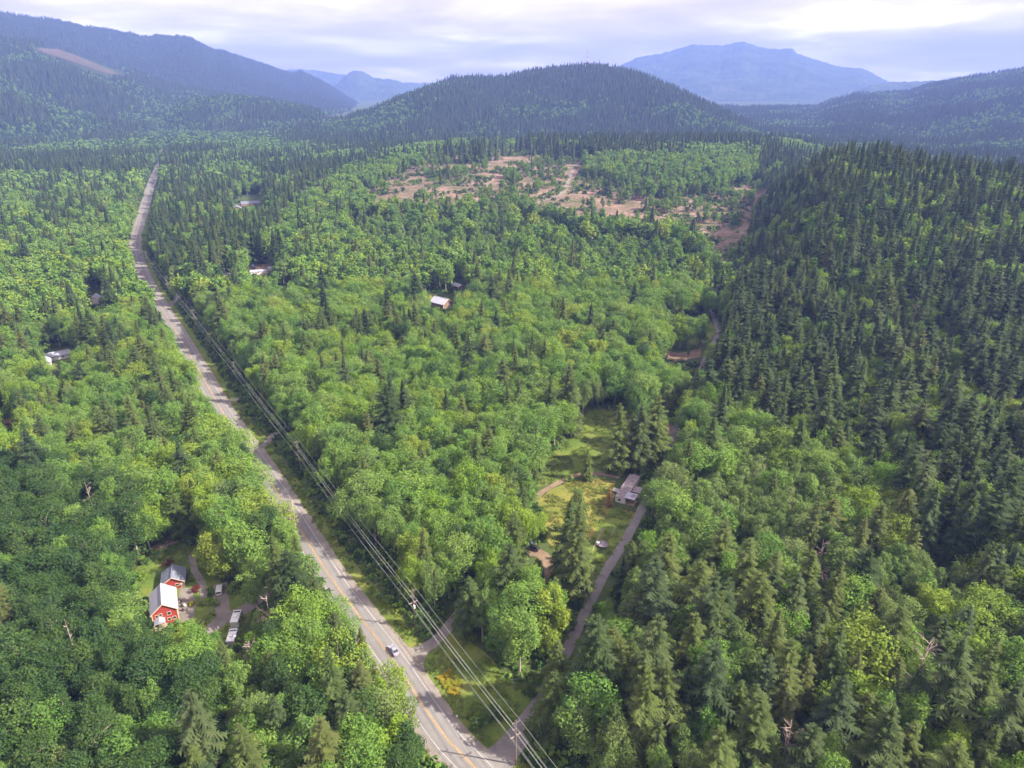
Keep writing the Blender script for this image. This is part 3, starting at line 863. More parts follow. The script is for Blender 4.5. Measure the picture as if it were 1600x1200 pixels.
#            fir  olive alder sage lime deep young
ZONES = [
 ([(640,262),(700,236),(900,236),(1010,270),(1190,280),(1210,300),(1130,360),(1000,330),(880,310),(700,335),(560,330)], (.02,.03,.20,.06,.04,.00,.65)),
 ([(1200,200),(1700,200),(1700,1010),(1540,930),(1420,830),(1300,720),(1180,640),(1090,640),(1075,560),(1130,520),(1150,400)], (.62,.12,.10,.06,.10,.00,0)),
 ([(1090,640),(1180,640),(1300,720),(1420,830),(1540,930),(1560,1000),(1420,1010),(1280,960),(1150,900),(1040,850),(1010,800),(1050,720)], (.04,.10,.18,.64,.04,0,0)),
 ([(1700,1000),(1540,930),(1560,1000),(1420,1010),(1280,960),(1150,900),(1000,850),(900,960),(820,1100),(780,1500),(1700,1500)], (.20,.34,.11,.30,.05,0,0)),
 ([(-100,250),(250,250),(205,390),(215,430),(150,440),(-100,380)], (.14,.10,.42,.10,.16,.08,0)),
 ([(-100,380),(150,440),(215,430),(300,600),(260,660),(120,600),(-100,560)], (.10,.18,.40,.12,.16,.04,0)),
 ([(-100,560),(120,600),(300,600),(420,760),(330,800),(140,760),(-100,720)], (.04,.09,.42,.18,.22,.05,0)),
 ([(-100,720),(140,760),(240,790),(190,880),(190,1000),(300,1030),(330,1120),(240,1500),(-100,1500)], (.03,.03,.14,.02,.01,.77,0)),  # dark alder dominates here to paint in cloud shade and vignette
 ([(330,800),(420,760),(520,900),(660,1100),(720,1500),(240,1500),(330,1120),(300,1030),(400,960),(330,880)], (.16,.16,.38,.06,.10,.14,0)),
 ([(250,240),(330,225),(560,255),(460,330),(420,400),(330,450),(240,440),(206,380)], (.42,.16,.22,.05,.08,.07,0)),
 ([(300,450),(420,400),(500,330),(700,335),(760,460),(720,560),(560,600),(440,640),(360,560)], (.07,.15,.46,.12,.14,.06,0)),
]
DEFAULT = (.03, .07, .56, .14, .14, .06, 0)
def species_for(px, py, x, y):
    pr = np.tile(np.array(DEFAULT), (len(px), 1))
    done = np.zeros(len(px), bool)
    for poly, p in ZONES:
        m = inpoly(px, py, poly) & ~done
        pr[m] = p; done |= m
    # stands of one kind: shift the odds with slow noise
    con = (fbm(x / 38, y / 38, 33, 2) - 0.5) * 3.0 - 0.45
    pr[:, :2] *= np.exp(con)[:, None] * np.where(y > 420, 0.8, 1.0)[:, None]
    li = (fbm(x / 30 + 7, y / 30, 44, 2) - 0.5) * 3.5
    pr[:, 4] *= np.exp(li)
    pr /= pr.sum(1, keepdims=True)
    u = RNG.random(len(px))[:, None]
    return (u > np.cumsum(pr, 1)).sum(1).clip(0, 6)
HR = {0: (22, 40), 1: (20, 34), 2: (17, 25), 3: (14, 22), 4: (16, 24), 5: (17, 25), 6: (10, 17)}
def heights(sp, x, y):
    lo = np.array([HR[k][0] for k in range(7)])[sp]; hi = np.array([HR[k][1] for k in range(7)])[sp]
    return lo + (hi - lo) * np.clip(0.85 * RNG.random(len(sp)) + 0.5 * fbm(x / 45, y / 45, 61, 2) - 0.2, -0.15, 1.1)
HREF = np.array([SPEC[n]['h'] for n in NAMES], float); RREF = np.array([SPEC[n]['r'] for n in NAMES], float)
CONI = np.array([SPEC[n]['con'] for n in NAMES])
def blocks_view(x, y, z, sp, sx, sz):
    bad = np.zeros(len(x), bool)
    con = CONI[sp]
    for f in (0.1, 0.3, 0.45, 0.6, 0.75, 0.88, 0.97):
        rad = np.where(con, RREF[sp] * sx * (1 - f) ** 0.8 + 0.2, RREF[sp] * sx * (np.sqrt(np.clip(1 - ((f - 0.62) / 0.40) ** 2, 0.0, 1)) if f > 0.25 else 0.15))
        px, py, dp = project(x, y, z + HREF[sp] * sz * f)
        rp = rad * FPX / np.maximum(dp, 1) * 0.8
        for k in (-1, -0.5, 0, 0.5, 1):
            bad |= look(openm, px + rp * k, py)
        bad |= look(openm, px, py - rp * 0.6) | look(openm, px, py + rp * 0.6)
    return bad

# trees that stand where the photograph lets one single them out: species, base pixel, height, width factor, label
FEATURE = [
 ('lime', (346, 908), 18, 1.55, 'broad round maple with bright green crown above the farmhouse driveway', 'tree', 'alder'),
 ('fir', (470, 985), 30, 1.45, 'thick dark fir standing alone at the farmhouse edge of paved road', 'tree', None),
 ('fir', (505, 1000), 25, 1.3, 'shorter dark fir crowding the thick fir beside the paved road', 'tree', None),
 ('olive', (963, 738), 33, 1.2, 'tall ragged fir with drooping boughs right behind the dirt track', 'tree', None),
 ('fir', (996, 738), 34, 1.15, 'tall dark fir rising directly behind the mobile home', 'tree', None),
 ('olive', (1018, 728), 35, 1.1, 'tallest slim fir between the mobile home and the gravel lane', 'tree', None),
 ('olive', (917, 750), 15, 0.95, 'short brownish fir at the bend of the dirt track', 'tree', None),
 ('olive', (896, 935), 37, 1.12, 'very tall pale olive fir on the lawn below the trampoline', 'tree', None),
 ('olive', (880, 905), 32, 1.1, 'olive fir beside the parked black car track, leaning against taller fir', 'tree', None),
 ('sage', (905, 845), 22, 1.15, 'slim grey green tree in the middle of the yellow lawn', 'tree', None),
 ('olive', (803, 905), 27, 1.15, 'lone olive fir in bright alders next to parked black car', 'tree', None),
 ('alder', (812, 1058), 24, 1.4, 'broad full maple over the mouth of the gravel lane', 'tree', None),
 ('alder', (570, 830), 24, 1.7, 'huge domed bright green maple facing the power line', 'tree', None),
 ('alder', (620, 850), 22, 1.4, 'second domed bright maple joined to the huge one', 'tree', None),
 ('fir', (1047, 535), 24, 1.0, 'dark fir at the edge of the small dirt clearing', 'tree', None),
 ('olive', (1060, 530), 27, 0.9, 'olive fir in the middle of the small grassy clearing', 'tree', None),
 ('olive', (1096, 528), 11, 0.9, 'short olive fir beside the bend of the gravel lane', 'tree', None),
 ('sage', (1074, 566), 13, 0.6, 'slender grey green tree on the small dirt clearing', 'tree', None),
 ('lime', (650, 940), 17, 1.2, 'round bright maple right behind the transformer pole', 'tree', None),
]
feat = []
for sp, (bx, by), h, wf, label, cat, alt in FEATURE:
    p = at(bx, by)
    feat.append((sp, p, h, wf, label))
SNAGS_R = [(1215, 1225, 20, 4.6), (1245, 1225, 17, 4), (1268, 930, 22, 3.8), (1276, 968, 20, 4), (1150, 960, 18, 3.6), (1590, 1200, 20, 4), (1128, 880, 18, 3.4), (1545, 690, 24, 4), (1420, 530, 26, 4), (1425, 780, 21, 3.6), (1180, 780, 20, 3.2)]
SNAGS_L = [(430, 1010, 19, 4.5), (405, 1080, 17, 3.5), (158, 840, 24, 2.6), (140, 1085, 26, 1.2), (465, 845, 19, 3.4), (480, 990, 16, 3.4)]
sn_xy = [at(q[0], q[1]).to_2d()[:] for q in SNAGS_R + SNAGS_L + [(1416, 1118), (1408, 1140)]]
FXY = np.array([(f[1].x, f[1].y) for f in feat] + sn_xy)

SAPLING = [(540,338),(640,332),(720,338),(790,324),(850,334),(900,360),(985,364),(1060,374),(1100,400),(1120,430),(1040,440),(950,432),(800,424),(650,404),(550,372)]
def build_candidates(P, far=False):
    x, y = P[:, 0], P[:, 1]
    z = ground_z(x, y)
    px, py, dp = project(x, y, z + 10)
    sp = species_for(px, py, x, y)
    h = heights(sp, x, y)
    if far:
        sap = inpoly(px, py, SAPLING) & (RNG.random(len(x)) < 0.93)
        sp = np.where(sap & CONI[sp], 3, sp); h = np.where(sap, RNG.uniform(7, 13, len(x)), h)
        h = np.where(look(ccm, px, py + 8) & (sp != 6), h * 0.75, h)
    sz = h / HREF[sp]
    sx = sz * RNG.uniform(0.78, 1.25, len(x)) * np.where(CONI[sp], 0.95, 1.08)
    bx, by, _ = project(x, y, z)
    rad = RREF[sp] * sx
    keep = ~look(yardm, bx, by)
    rs = road_side(P)
    right_gap = np.where(y < 470, 17.5, np.where(y < 620, 12, 8.0))
    keep &= ~((rs > -(6.0 + rad * 0.55)) & (rs <= 0)) & ~((rs > 0) & (rs < right_gap + rad * 0.4))
    for ln, w in LANE_XY:
        keep &= dist_to(P, ln) > w + rad * 0.25
    cc = look(ccm, bx, by)
    brown = look(brownm, bx, by)
    dens = fbm(x / 28, y / 28, 71, 2)
    keep &= ~cc | ((dens > np.where(brown, 0.66, 0.50)) & (RNG.random(len(x)) < np.where(brown, 0.3, 0.5)))
    blocked = blocks_view(x, y, z, sp, sx, sz)
    for _ in range(2):                      # where a full-grown tree would stand in the way a smaller one may fit
        sx = np.where(blocked, sx * 0.74, sx); sz = np.where(blocked, sz * 0.74, sz)
        nb = blocks_view(x, y, z, sp, sx, sz)
        blocked = blocked & nb
    keep &= ~blocked
    keep &= ~((sp == 0) & (RNG.random(len(x)) < 0.22))
    if not far:
        keep &= np.min(np.linalg.norm(P[:, None] - FXY[None], axis=2), axis=1) > 4.5
    return x[keep], y[keep], z[keep], sp[keep], sx[keep], sz[keep], rs[keep]
c1 = build_candidates(jitter_grid(28, 420, 6.3))
c2 = build_candidates(jitter_grid(420, 1120, 7.2), True)
TX, TY, TZ, TS, TSX, TSZ, TRS = [np.concatenate(q) for q in zip(c1, c2)]
TROT = RNG.uniform(0, 6.283, len(TX))
TPX, TPY, TDP = project(TX, TY, TZ + HREF[TS] * TSZ * 0.6)
inframe = (TPX > -10) & (TPX < 1610) & (TPY > -10) & (TPY < 1215)
size = np.where(inframe, HREF[TS] * TSZ * np.where(CONI[TS], 1.0, 1.25) / TDP, 0)
single = np.zeros(len(TX), bool)
for grp in (CONI[TS], ~CONI[TS]):
    idx = np.where(grp & (size > 0))[0]
    idx = idx[np.argsort(-size[idx])][:280]
    single[idx] = True

LANE_S = lambda x, y: (x - 16.8) * 0.933 - (y - 151.4) * 0.361
LOOKS = {'fir': 'dark green layered fir', 'olive': 'olive green ragged fir', 'alder': 'bright green lumpy alder',
         'sage': 'grey green airy alder', 'lime': 'yellow green round maple', 'deep': 'deep shade-green dense alder', 'young': 'thin pale young alder'}
MARKS = [('red farmhouse', -106, 164), ('grey roofed garage', -110, 178), ('white motorhome', -82, 158), ('silver sedan', -34, 147), ('transformer pole', -30, 161), ('golden broom bushes', -19, 137),
         ('white mailbox', -12, 127), ('gravel lane mouth', 2, 122), ('parked black hatchback', 7, 196), ('trampoline', 32, 198), ('mobile home', 46, 232), ('rust brown cedar', 38, 222), ('large bare dead tree', 85, 127),
         ('dirt track bend', 25, 240), ('upper lawn', 28, 270), ('second driveway', -108, 265), ('big rounded shrubs', -6, 121), ('huge domed maple', -55, 205), ('white barns', -268, 370), ('third driveway', -245, 470),
         ('second driveway pole', -91, 253), ('dirt yard', 75, 285), ('cottage', -52, 485), ('farmhouse dirt bank', -125, 185)]
def place_words(x, y, rs):
    side = 'in farmhouse wood' if rs < 0 else ('across gravel lane' if LANE_S(x, y) > 0 else 'between the roads')
    k = min(range(len(MARKS)), key=lambda i: (MARKS[i][1] - x) ** 2 + (MARKS[i][2] - y) ** 2)
    d = math.hypot(MARKS[k][1] - x, MARKS[k][2] - y)
    near = 'beside' if d < 16 else ('near' if d < 32 else ('away from' if d < 60 else 'far from'))
    return side + ', ' + near + ' the ' + MARKS[k][0]
SIZE_WORD = lambda sp, h: 'tall ' if h > HR[NAMES.index(sp)][0] * 0.35 + HR[NAMES.index(sp)][1] * 0.65 else ('small ' if h < HR[NAMES.index(sp)][0] * 0.72 + HR[NAMES.index(sp)][1] * 0.28 else '')
def single_tree(sp, loc, h, sx, rot, label, group=None, var=None):
    var = random.randrange(len(NEAR[sp])) if var is None else var
    crown, trunk = NEAR[sp][var]
    name = 'fir_tree' if SPEC[sp]['con'] else ('maple_tree' if sp == 'lime' else 'alder_tree')
    e = empty(name, loc, rot)
    sz_ = h / SPEC[sp]['h']
    e.scale = (sx, sx, sz_)
    e.rotation_euler = (random.gauss(0, 0.02), random.gauss(0, 0.02), rot)
    obj('trunk', trunk, e); obj('crown', crown, e)
    tag(e, label, 'conifer' if SPEC[sp]['con'] else 'broadleaf tree', group)
    return e
for sp, p, h, wf, label in feat:
    single_tree(sp, p, h, wf * h / SPEC[sp]['h'] * (0.85 if SPEC[sp]['con'] else 0.8), random.uniform(0, 6.28), label)
for i in np.where(single)[0]:
    sp = NAMES[TS[i]]
    h = HREF[TS[i]] * TSZ[i]
    pw = place_words(TX[i], TY[i], TRS[i])
    lab = SIZE_WORD(sp, h) + ('broad ' if TSX[i] / TSZ[i] > 1.05 else 'slim ' if TSX[i] / TSZ[i] < 0.9 else '') + LOOKS[sp] + ', ' + pw
    single_tree(sp, (TX[i], TY[i], TZ[i]), h, TSX[i], TROT[i], lab, 'trees: ' + lab)

STUFF = {'fir': ('fir_forest', 'dark green firs filling the rest of the woods', 'forest'), 'olive': ('olive_fir_forest', 'olive green firs mixed through the rest of the woods', 'forest'),
         'alder': ('alder_forest', 'bright green alders filling the rest of the valley woods', 'forest'), 'sage': ('pale_alder_forest', 'grey green alders across the gravel lane', 'forest'),
         'lime': ('maple_forest', 'yellow green maples dotted through the woods', 'forest'), 'deep': ('dark_alder_forest', 'alder wood near the red farmhouse, shade painted into its deep green', 'forest'),
         'young': ('young_alder_stand', 'thin young alders left standing on the clearcut', 'forest')}
def emit(name, sp, x, y, z, sx, sz, rot, dist, label, cat='forest'):
    n = len(x)
    near, mid, far_ = COUNT['near'], COUNT['mid'], COUNT['far']
    r_ = RNG.random(n)
    pid = np.where(dist < 500, (r_ * near).astype(int), np.where(dist < 1150, near + (r_ * mid).astype(int), near + mid + (r_ * far_).astype(int)))
    rot3 = np.stack([RNG.normal(0, 0.025, n), RNG.normal(0, 0.025, n), rot], 1)
    scatter(name, PROTO[sp], np.stack([x, y, z], 1), pid, rot3, np.stack([sx, sx, sz], 1), label, cat)
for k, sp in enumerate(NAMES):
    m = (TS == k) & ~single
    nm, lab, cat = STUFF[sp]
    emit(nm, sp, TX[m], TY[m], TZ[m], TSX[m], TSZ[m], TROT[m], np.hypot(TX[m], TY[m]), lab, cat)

# woods farther out: valley floor and hillsides
def far_woods():
    P = np.concatenate([jitter_grid(1120, 2400, 8.8, margin=120), jitter_grid(2400, 4050, 10.0, margin=120)])
    x, y = P[:, 0], P[:, 1]
    zg = ground_z(x, y)
    best = zg.copy(); which = np.full(len(x), -1)
    near_h = ['central_hill', 'small_hill', 'left_hill', 'right_hill']
    d = np.hypot(x, y); thh = np.arctan2(x, y)
    back = np.zeros(len(x), bool)
    for k, hn in enumerate(near_h):
        hz = hill_z(hn, x, y)
        up = hz > best
        best = np.where(up, hz, best); which = np.where(up, k, which)
        dc = np.interp(thh, HILLS[hn]['az'], HILLS[hn]['dc'])
        back = np.where(up, d > dc + 70, back)
    px, py, _ = project(x, y, best + 10)
    keep = ~back & (px > -60) & (px < 1660)
    rs = road_side(P)
    keep &= np.abs(rs) > 9
    keep &= ~look(ccm, *project(x, y, best)[:2]) | (RNG.random(len(x)) < 0.12)
    keep &= ~look(openm, px, py)
    # hillside clearings seen on the left slopes
    clear = inpoly(px, py, [(54,70),(96,70),(135,84),(198,112),(196,124),(158,120),(120,108),(85,94),(52,84)]) | inpoly(px, py, [(490,182),(560,170),(590,172),(520,190)])
    keep &= ~clear
    # behind the near right-hand wood nothing of the ground shows
    
    x, y, z, which, px, py, d = x[keep], y[keep], best[keep], which[keep], px[keep], py[keep], d[keep]
    n = len(x)
    pat = fbm(x / 170, y / 170, 81, 3) + RNG.normal(0, 0.07, n)
    pcon = np.array([0.46, 0.58, 0.51, 0.49, 0.53])[which + 1]         # valley, central, small, left, right
    low = np.where(which == 0, (1 - sstep(10, 120, z)) * 0.06, 0)
    broad = pat > (pcon - low)
    palep = np.where(which == -1, 1 - 0.65 * sstep(1350, 2000, d), 0.3)
    cls = np.where(broad, np.where(RNG.random(n) < palep, 1, 2), 0)
    h = np.where(broad, RNG.uniform(16, 24, n), RNG.uniform(20, 36, n))
    for k, nm in enumerate(['valley', 'central_hill', 'small_hill', 'left_hill', 'right_hill']):
        words = {'valley': 'valley floor beyond the clearcut', 'central_hill': 'wooded hill under the radio masts', 'small_hill': 'low knoll at the end of the paved road',
                 'left_hill': 'hillside below the great ridge', 'right_hill': 'hillside behind the dense fir wood'}[nm]
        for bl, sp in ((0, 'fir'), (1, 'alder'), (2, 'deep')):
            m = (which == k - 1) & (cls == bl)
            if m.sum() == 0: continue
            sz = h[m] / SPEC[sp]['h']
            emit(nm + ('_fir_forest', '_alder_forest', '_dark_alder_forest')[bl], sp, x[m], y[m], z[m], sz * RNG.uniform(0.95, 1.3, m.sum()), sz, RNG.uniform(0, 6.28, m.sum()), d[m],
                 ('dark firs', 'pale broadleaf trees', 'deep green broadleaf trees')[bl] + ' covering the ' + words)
far_woods()
def mountain_woods():
    hn = 'left_mountain'
    P = jitter_grid(2600, 6200, 11.0, margin=50)
    x, y = P[:, 0], P[:, 1]
    th_ = np.arctan2(x, y); d = np.hypot(x, y)
    z = hill_z(hn, x, y) + (vnoise(x / 45, y / 45, 5) + vnoise(x / 22, y / 22, 6) * 0.7) * 16
    dc = np.interp(th_, HILLS[hn]['az'], HILLS[hn]['dc'])
    lo = np.maximum(hill_z('left_hill', x, y), ground_z(x, y))
    px, py, _ = project(x, y, z + 10)
    keep = (z > lo + 1) & (d < dc + 80) & (px > -40) & (px < 620) & (th_ < HILLS[hn]['az'][-1])
    keep &= ~((px < 420) & (py > 175))
    x, y, z, d = x[keep], y[keep], z[keep], d[keep]
    n = len(x)
    sz = RNG.uniform(16, 27, n) / 28
    emit('mountain_fir_forest', 'fir', x, y, z - 4, sz * 1.4, sz, RNG.uniform(0, 6.28, n), d, 'dark firs covering the long ridge that meets the clouds')
mountain_woods()

# shrubs: undergrowth of the woods and the strip under the power line
def shrub_variants():
    col = bpy.data.collections.new('variants_shrub')
    k = 0
    for mt in ('alder', 'deep', 'lime', 'sage'):
        for v in range(2):
            V, F, lf, C = broad_shape(900 + k, 2.0, 1.5, 6, 150, 0.26, 0.0, 0.8)
            o = bpy.data.objects.new('shrub_variant_%02d' % k, mesh_np('shrub', V, F, [MT[mt]], leaf=lf)); col.objects.link(o); k += 1
    return col
SHRUB = shrub_variants()
P = np.concatenate([jitter_grid(28, 600, 2.7), jitter_grid(600, 1500, 5.5)])
x, y = P[:, 0], P[:, 1]; z = ground_z(x, y)
bx, by, _ = project(x, y, z)
rs = road_side(P)
rough = fbm(x / 6, y / 6, 111, 3)
keep = (~look(yardm, bx, by) | ((rough > 0.56) & (x < -75) & (y > 140) & (y < 200)) | ((rough > 0.5) & (y > 380))) & ((rs > 9.0) | (rs < -7.0))
tx, ty, _ = project(x, y, z + 1.5)
keep &= ~look(openm, tx, ty)
for ln, w in LANE_XY: keep &= dist_to(P, ln) > w * 0.6 + 1.0
keep &= (bx > -80) & (bx < 1680)
keep &= ~look(ccm, bx, by) | (fbm(x / 22, y / 22, 121, 3) > np.where(look(brownm, bx, by), 0.53, 0.42))
strip = (rs > 7) & (rs < 21)
keep &= (RNG.random(len(x)) < np.where(strip, 0.97, 0.6))
x, y, z, strip, rs = x[keep], y[keep], z[keep], strip[keep], rs[keep]
n = len(x)
sc_ = RNG.uniform(0.6, 1.35, n) * np.where(y > 600, 1.5, 1.0) * np.where(strip, np.where(rs < 9.5, 0.5, 0.8 + 0.05 * (rs - 9)), 1.2)
pid = RNG.choice(8, n, p=[.2, .2, .2, .2, .06, .06, .04, .04])
scatter('undergrowth', SHRUB, np.stack([x, y, z - 0.1], 1), pid, np.stack([np.zeros(n), np.zeros(n), RNG.uniform(0, 6.28, n)], 1), np.stack([sc_ * 1.1, sc_ * 1.1, sc_], 1), 'low green undergrowth below the trees and the power line', 'undergrowth')

# tufts of grass on the lawns and verges
def tuft_variants():
    col = bpy.data.collections.new('variants_tuft')
    for k in range(4):
        rng = np.random.default_rng(500 + k)
        n = 46
        a = rng.uniform(0, 6.28, n); r_ = 0.75 * np.sqrt(rng.random(n)); b_ = rng.uniform(0, 6.28, n)
        P0 = np.stack([np.cos(a) * r_, np.sin(a) * r_, np.full(n, -0.02)], 1)
        wv = np.stack([np.cos(b_), np.sin(b_), np.zeros(n)], 1) * 0.09
        tip = P0 + np.stack([rng.normal(0, 0.14, n), rng.normal(0, 0.14, n), rng.uniform(0.15, 0.42, n)], 1)
        V = np.stack([P0 - wv, P0 + wv, tip], 1).reshape(-1, 3)
        o = bpy.data.objects.new('tuft_variant_%02d' % k, mesh_np('tuft', V, np.arange(3 * n).reshape(n, 3), [MT['grass']], leaf=rng.random(n))); col.objects.link(o)
    return col
P = jitter_grid(100, 330, 1.15, kx=0.62, margin=10)
x, y = P[:, 0], P[:, 1]; z = ground_z(x, y)
bx, by, _ = project(x, y, z); rs = road_side(P)
keep = (look(yardm, bx, by) | ((rs > 5.9) & (rs < 9.5)) | ((rs < -5.9) & (rs > -8.5))) & (np.abs(rs) > 5.8)
for ln, w in LANE_XY: keep &= dist_to(P, ln) > max(1.6, w * 0.72)
keep &= fbm(x / 4, y / 4, 131, 3) > np.where(np.abs(rs) < 10, 0.38, 0.47)
keep &= ~inpoly(bx, by, [(276,912),(310,912),(310,976),(226,982),(226,884),(296,884)])
keep &= ~inpoly(bx, by, [(716,1140),(740,1166),(764,1178),(792,1150),(826,1150),(808,1200),(745,1216)]) & ~inpoly(bx, by, [(630,1008),(648,1014),(690,992),(690,1006),(664,1052)])
x, y, z = x[keep], y[keep], z[keep]; n = len(x); sc_ = RNG.uniform(0.5, 1.3, n)
scatter('grass_tufts', tuft_variants(), np.stack([x, y, z + 0.05], 1), RNG.integers(0, 4, n), np.stack([np.zeros(n), np.zeros(n), RNG.uniform(0, 6.28, n)], 1), np.stack([sc_, sc_, sc_ * 0.9], 1), 'rough grass on the lawns and along the road verge', 'grass')

# ------------------------------------------------------------------ single shrubs
def shrub(name, px, py, w, h, mt, label, group=None, leaves=420, lf_size=0.2, seed=0):
    p = at(px, py)
    V, F, lf, C = broad_shape(1200 + seed, 2.0, 1.0, 8, leaves, lf_size / max(w, h) * 1.6, 0.02, 0.85)
    e = empty(name, p, random.uniform(0, 6.28)); e.scale = (w, w, h / 2)
    obj('foliage', mesh_np('foliage', V, F, [MT[mt]], leaf=lf), e)
    mb = MB().tube([(0, 0, -0.1), (0.05, 0, 0.7)], [0.05, 0.02], 5).tube([(0, 0, 0), (-0.2, 0.1, 0.6)], [0.04, 0.02], 5)
    obj('stem', mb.mesh('stem', MT['bark']), e)
    tag(e, label, 'shrub', group)
for k, (px, py, w, h) in enumerate([(699, 1056, 1.6, 1.0), (708, 1066, 1.9, 0.9), (697, 1070, 1.5, 0.8), (711, 1080, 1.6, 0.8), (703, 1078, 1.3, 0.7), (690, 1060, 1.2, 0.7), (716, 1070, 1.2, 0.8)]):
    shrub('broom_bush', px, py, w, h, 'broom', 'golden flowering broom bush on the corner lawn between two driveways', 'flowering broom bushes', seed=k)
shrub('red_shrub', 266, 1020, 2.2, 3.4, 'red', 'dark red leaved shrub on the lawn before the farmhouse porch', seed=11)
shrub('red_shrub', 306, 925, 1.6, 2.4, 'red', 'dark red leaved shrub by the footpath behind the patio', seed=12)
shrub('red_shrub', 264, 884, 1.6, 2.2, 'red', 'dark red leaved shrub behind the grey roofed garage', seed=13)
shrub('garden_shrub', 300, 945, 1.0, 1.2, 'broom', 'yellow tinged shrub at the patio edge', seed=14)
shrub('round_shrub', 748, 1140, 3.4, 4.6, 'deep', 'big rounded green shrub at the tip of the corner lawn', seed=15, leaves=900)
shrub('round_shrub', 770, 1126, 3.0, 4.4, 'deep', 'second big rounded shrub on corner lawn, nearer the gravel lane', seed=16, leaves=900)
for k, (px, py, w, h) in enumerate([(842, 815, 1.6, 2.6), (850, 838, 1.6, 2.2), (868, 830, 1.4, 2.4)]):
    shrub('garden_shrub', px, py, w, h, 'deep', 'dark shrub on the yellow lawn above the parked black car', 'lawn shrubs above the parked car', seed=20 + k)
for k, (px, py) in enumerate([(222, 905), (228, 880), (240, 868), (215, 925), (300, 848), (318, 862), (206, 945), (226, 990), (250, 1000), (300, 985), (318, 1000), (330, 930), (336, 945)]):
    shrub('garden_shrub', px, py, 1.5 + 0.5 * random.random(), 2 + random.random() * 1.4, random.choice(['alder', 'lime', 'deep']), 'leafy green garden shrub on the farmhouse lawn', 'garden shrubs round the farmhouse', seed=40 + k)
# dry cedar beside the mobile home
V, F, lf = conifer_shape(77, 9.0, 1.5, 18, 6, 4, 0.5, 0.02)
e = empty('dry_cedar', at(951, 792)); obj('crown', mesh_np('crown', V, F, [MT['rust']], leaf=lf), e)
tv, tf = trunk_shape(5, 9.0, 0.16, 0.9); obj('trunk', mesh_np('trunk', tv, tf, [MT['bark']]), e)
tag(e, 'narrow rust brown dying cedar beside the mobile home', 'conifer')
# leafless dead trees
def snag(px, py, h, spread, label, group=None, seed=0):
    rng = random.Random(seed)
    p = at(px, py)
    e = empty('dead_tree', p, rng.uniform(0, 6.28))
    trunk = MB().tube([(0, 0, -0.3), (0.1, 0.05, h * 0.35), (-0.1, 0.15, h * 0.7), (0.1, 0, h)], [0.28, 0.22, 0.13, 0.03], 6)
    trunk.build('trunk', MT['snag'], e)
    for k in range(16):
        z0 = h * rng.uniform(0.35, 0.95); a = rng.uniform(0, 6.28); l = spread * rng.uniform(0.5, 1.1) * (1.15 - z0 / h * 0.6)
        d = Vector((math.cos(a), math.sin(a), rng.uniform(0.3, 0.9)))
        mb = MB().tube([(0, 0, z0), Vector((0, 0, z0)) + d * l * 0.5, Vector((0, 0, z0)) + d * l + Vector((0, 0, 0.3))], [0.10, 0.07, 0.02], 4)
        for _ in range(5):
            q = Vector((0, 0, z0)) + d * l * rng.uniform(0.35, 0.9)
            d2 = (d + Vector((rng.uniform(-1, 1), rng.uniform(-1, 1), rng.uniform(-0.2, 0.6)))).normalized()
            mb.tube([q, q + d2 * l * 0.4], [0.05, 0.015], 3)
        mb.build('branch', MT['snag'], e)
    tag(e, label, 'dead tree', group)
snag(1416, 1118, 26, 6.0, 'large bare dead tree with spreading grey branches across the lane', seed=1)
snag(1408, 1140, 19, 4.6, 'shorter bare dead tree in the gap under the large bare one', seed=2)
for k, (px, py, h, s) in enumerate(SNAGS_R):
    snag(px, py, h, s, 'bare pinkish grey dead tree among green crowns across the lane', 'dead trees across the gravel lane', seed=10 + k)
for k, (px, py, h, s) in enumerate(SNAGS_L):
    snag(px, py, h, s, 'bare grey dead tree among the trees on the farmhouse side', 'dead trees on the farmhouse side', seed=40 + k)

# ------------------------------------------------------------------ building materials
MT['red_wall'] = simple('red_board', (0.30, 0.042, 0.032), 0.75, var=0.15, scale=2)
MT['metal_white'] = simple('pale_metal_roof', (0.36, 0.36, 0.46), 0.5, 0.0, var=0.05, scale=0.5, spec=0.5)
MT['metal_grey'] = simple('grey_metal_roof', (0.16, 0.175, 0.24), 0.5, 0.0, var=0.08, scale=0.5, spec=0.5)
MT['trim'] = simple('pale_trim', (0.62, 0.48, 0.36), 0.7, var=0.1)
MT['white_wall'] = simple('white_siding', (0.62, 0.61, 0.62), 0.7, var=0.06)
MT['mossy'] = simple('mossy_roof', (0.24, 0.20, 0.23), 0.9, var=0.35, scale=0.8)
MT['wood'] = simple('weathered_wood', (0.34, 0.26, 0.20), 0.85, var=0.2)
MT['pole'] = simple('utility_pole_wood', (0.20, 0.15, 0.13), 0.9, var=0.2)
MT['arm'] = simple('crossarm_wood', (0.36, 0.28, 0.26), 0.85, var=0.1)
MT['wire'] = simple('aluminium_cable', (0.36, 0.37, 0.36), 0.5, 0.2, var=0.03)
MT['ceramic'] = simple('insulator_grey', (0.55, 0.55, 0.56), 0.35, var=0.03)
MT['can'] = simple('transformer_grey', (0.70, 0.71, 0.74), 0.35, var=0.03)
MT['dark'] = simple('dark_rubber', (0.025, 0.025, 0.028), 0.8, var=0.1)
MT['brown'] = simple('brown_wall', (0.20, 0.13, 0.10), 0.8, var=0.15)
MT['pinkwall'] = simple('faded_red_wall', (0.36, 0.17, 0.14), 0.8, var=0.15)
MT['concrete'] = simple('concrete', (0.36, 0.35, 0.34), 0.9, var=0.12)
MT['mast_red'] = simple('mast_red', (0.42, 0.07, 0.05), 0.6, var=0.05)
MT['mast_white'] = simple('mast_white', (0.6, 0.6, 0.6), 0.6, var=0.05)
MT['chrome'] = simple('bright_metal', (0.55, 0.55, 0.56), 0.25, 0.9, var=0.03)
MT['lamp'] = simple('lamp_lens', (0.75, 0.75, 0.72), 0.15, var=0.03)
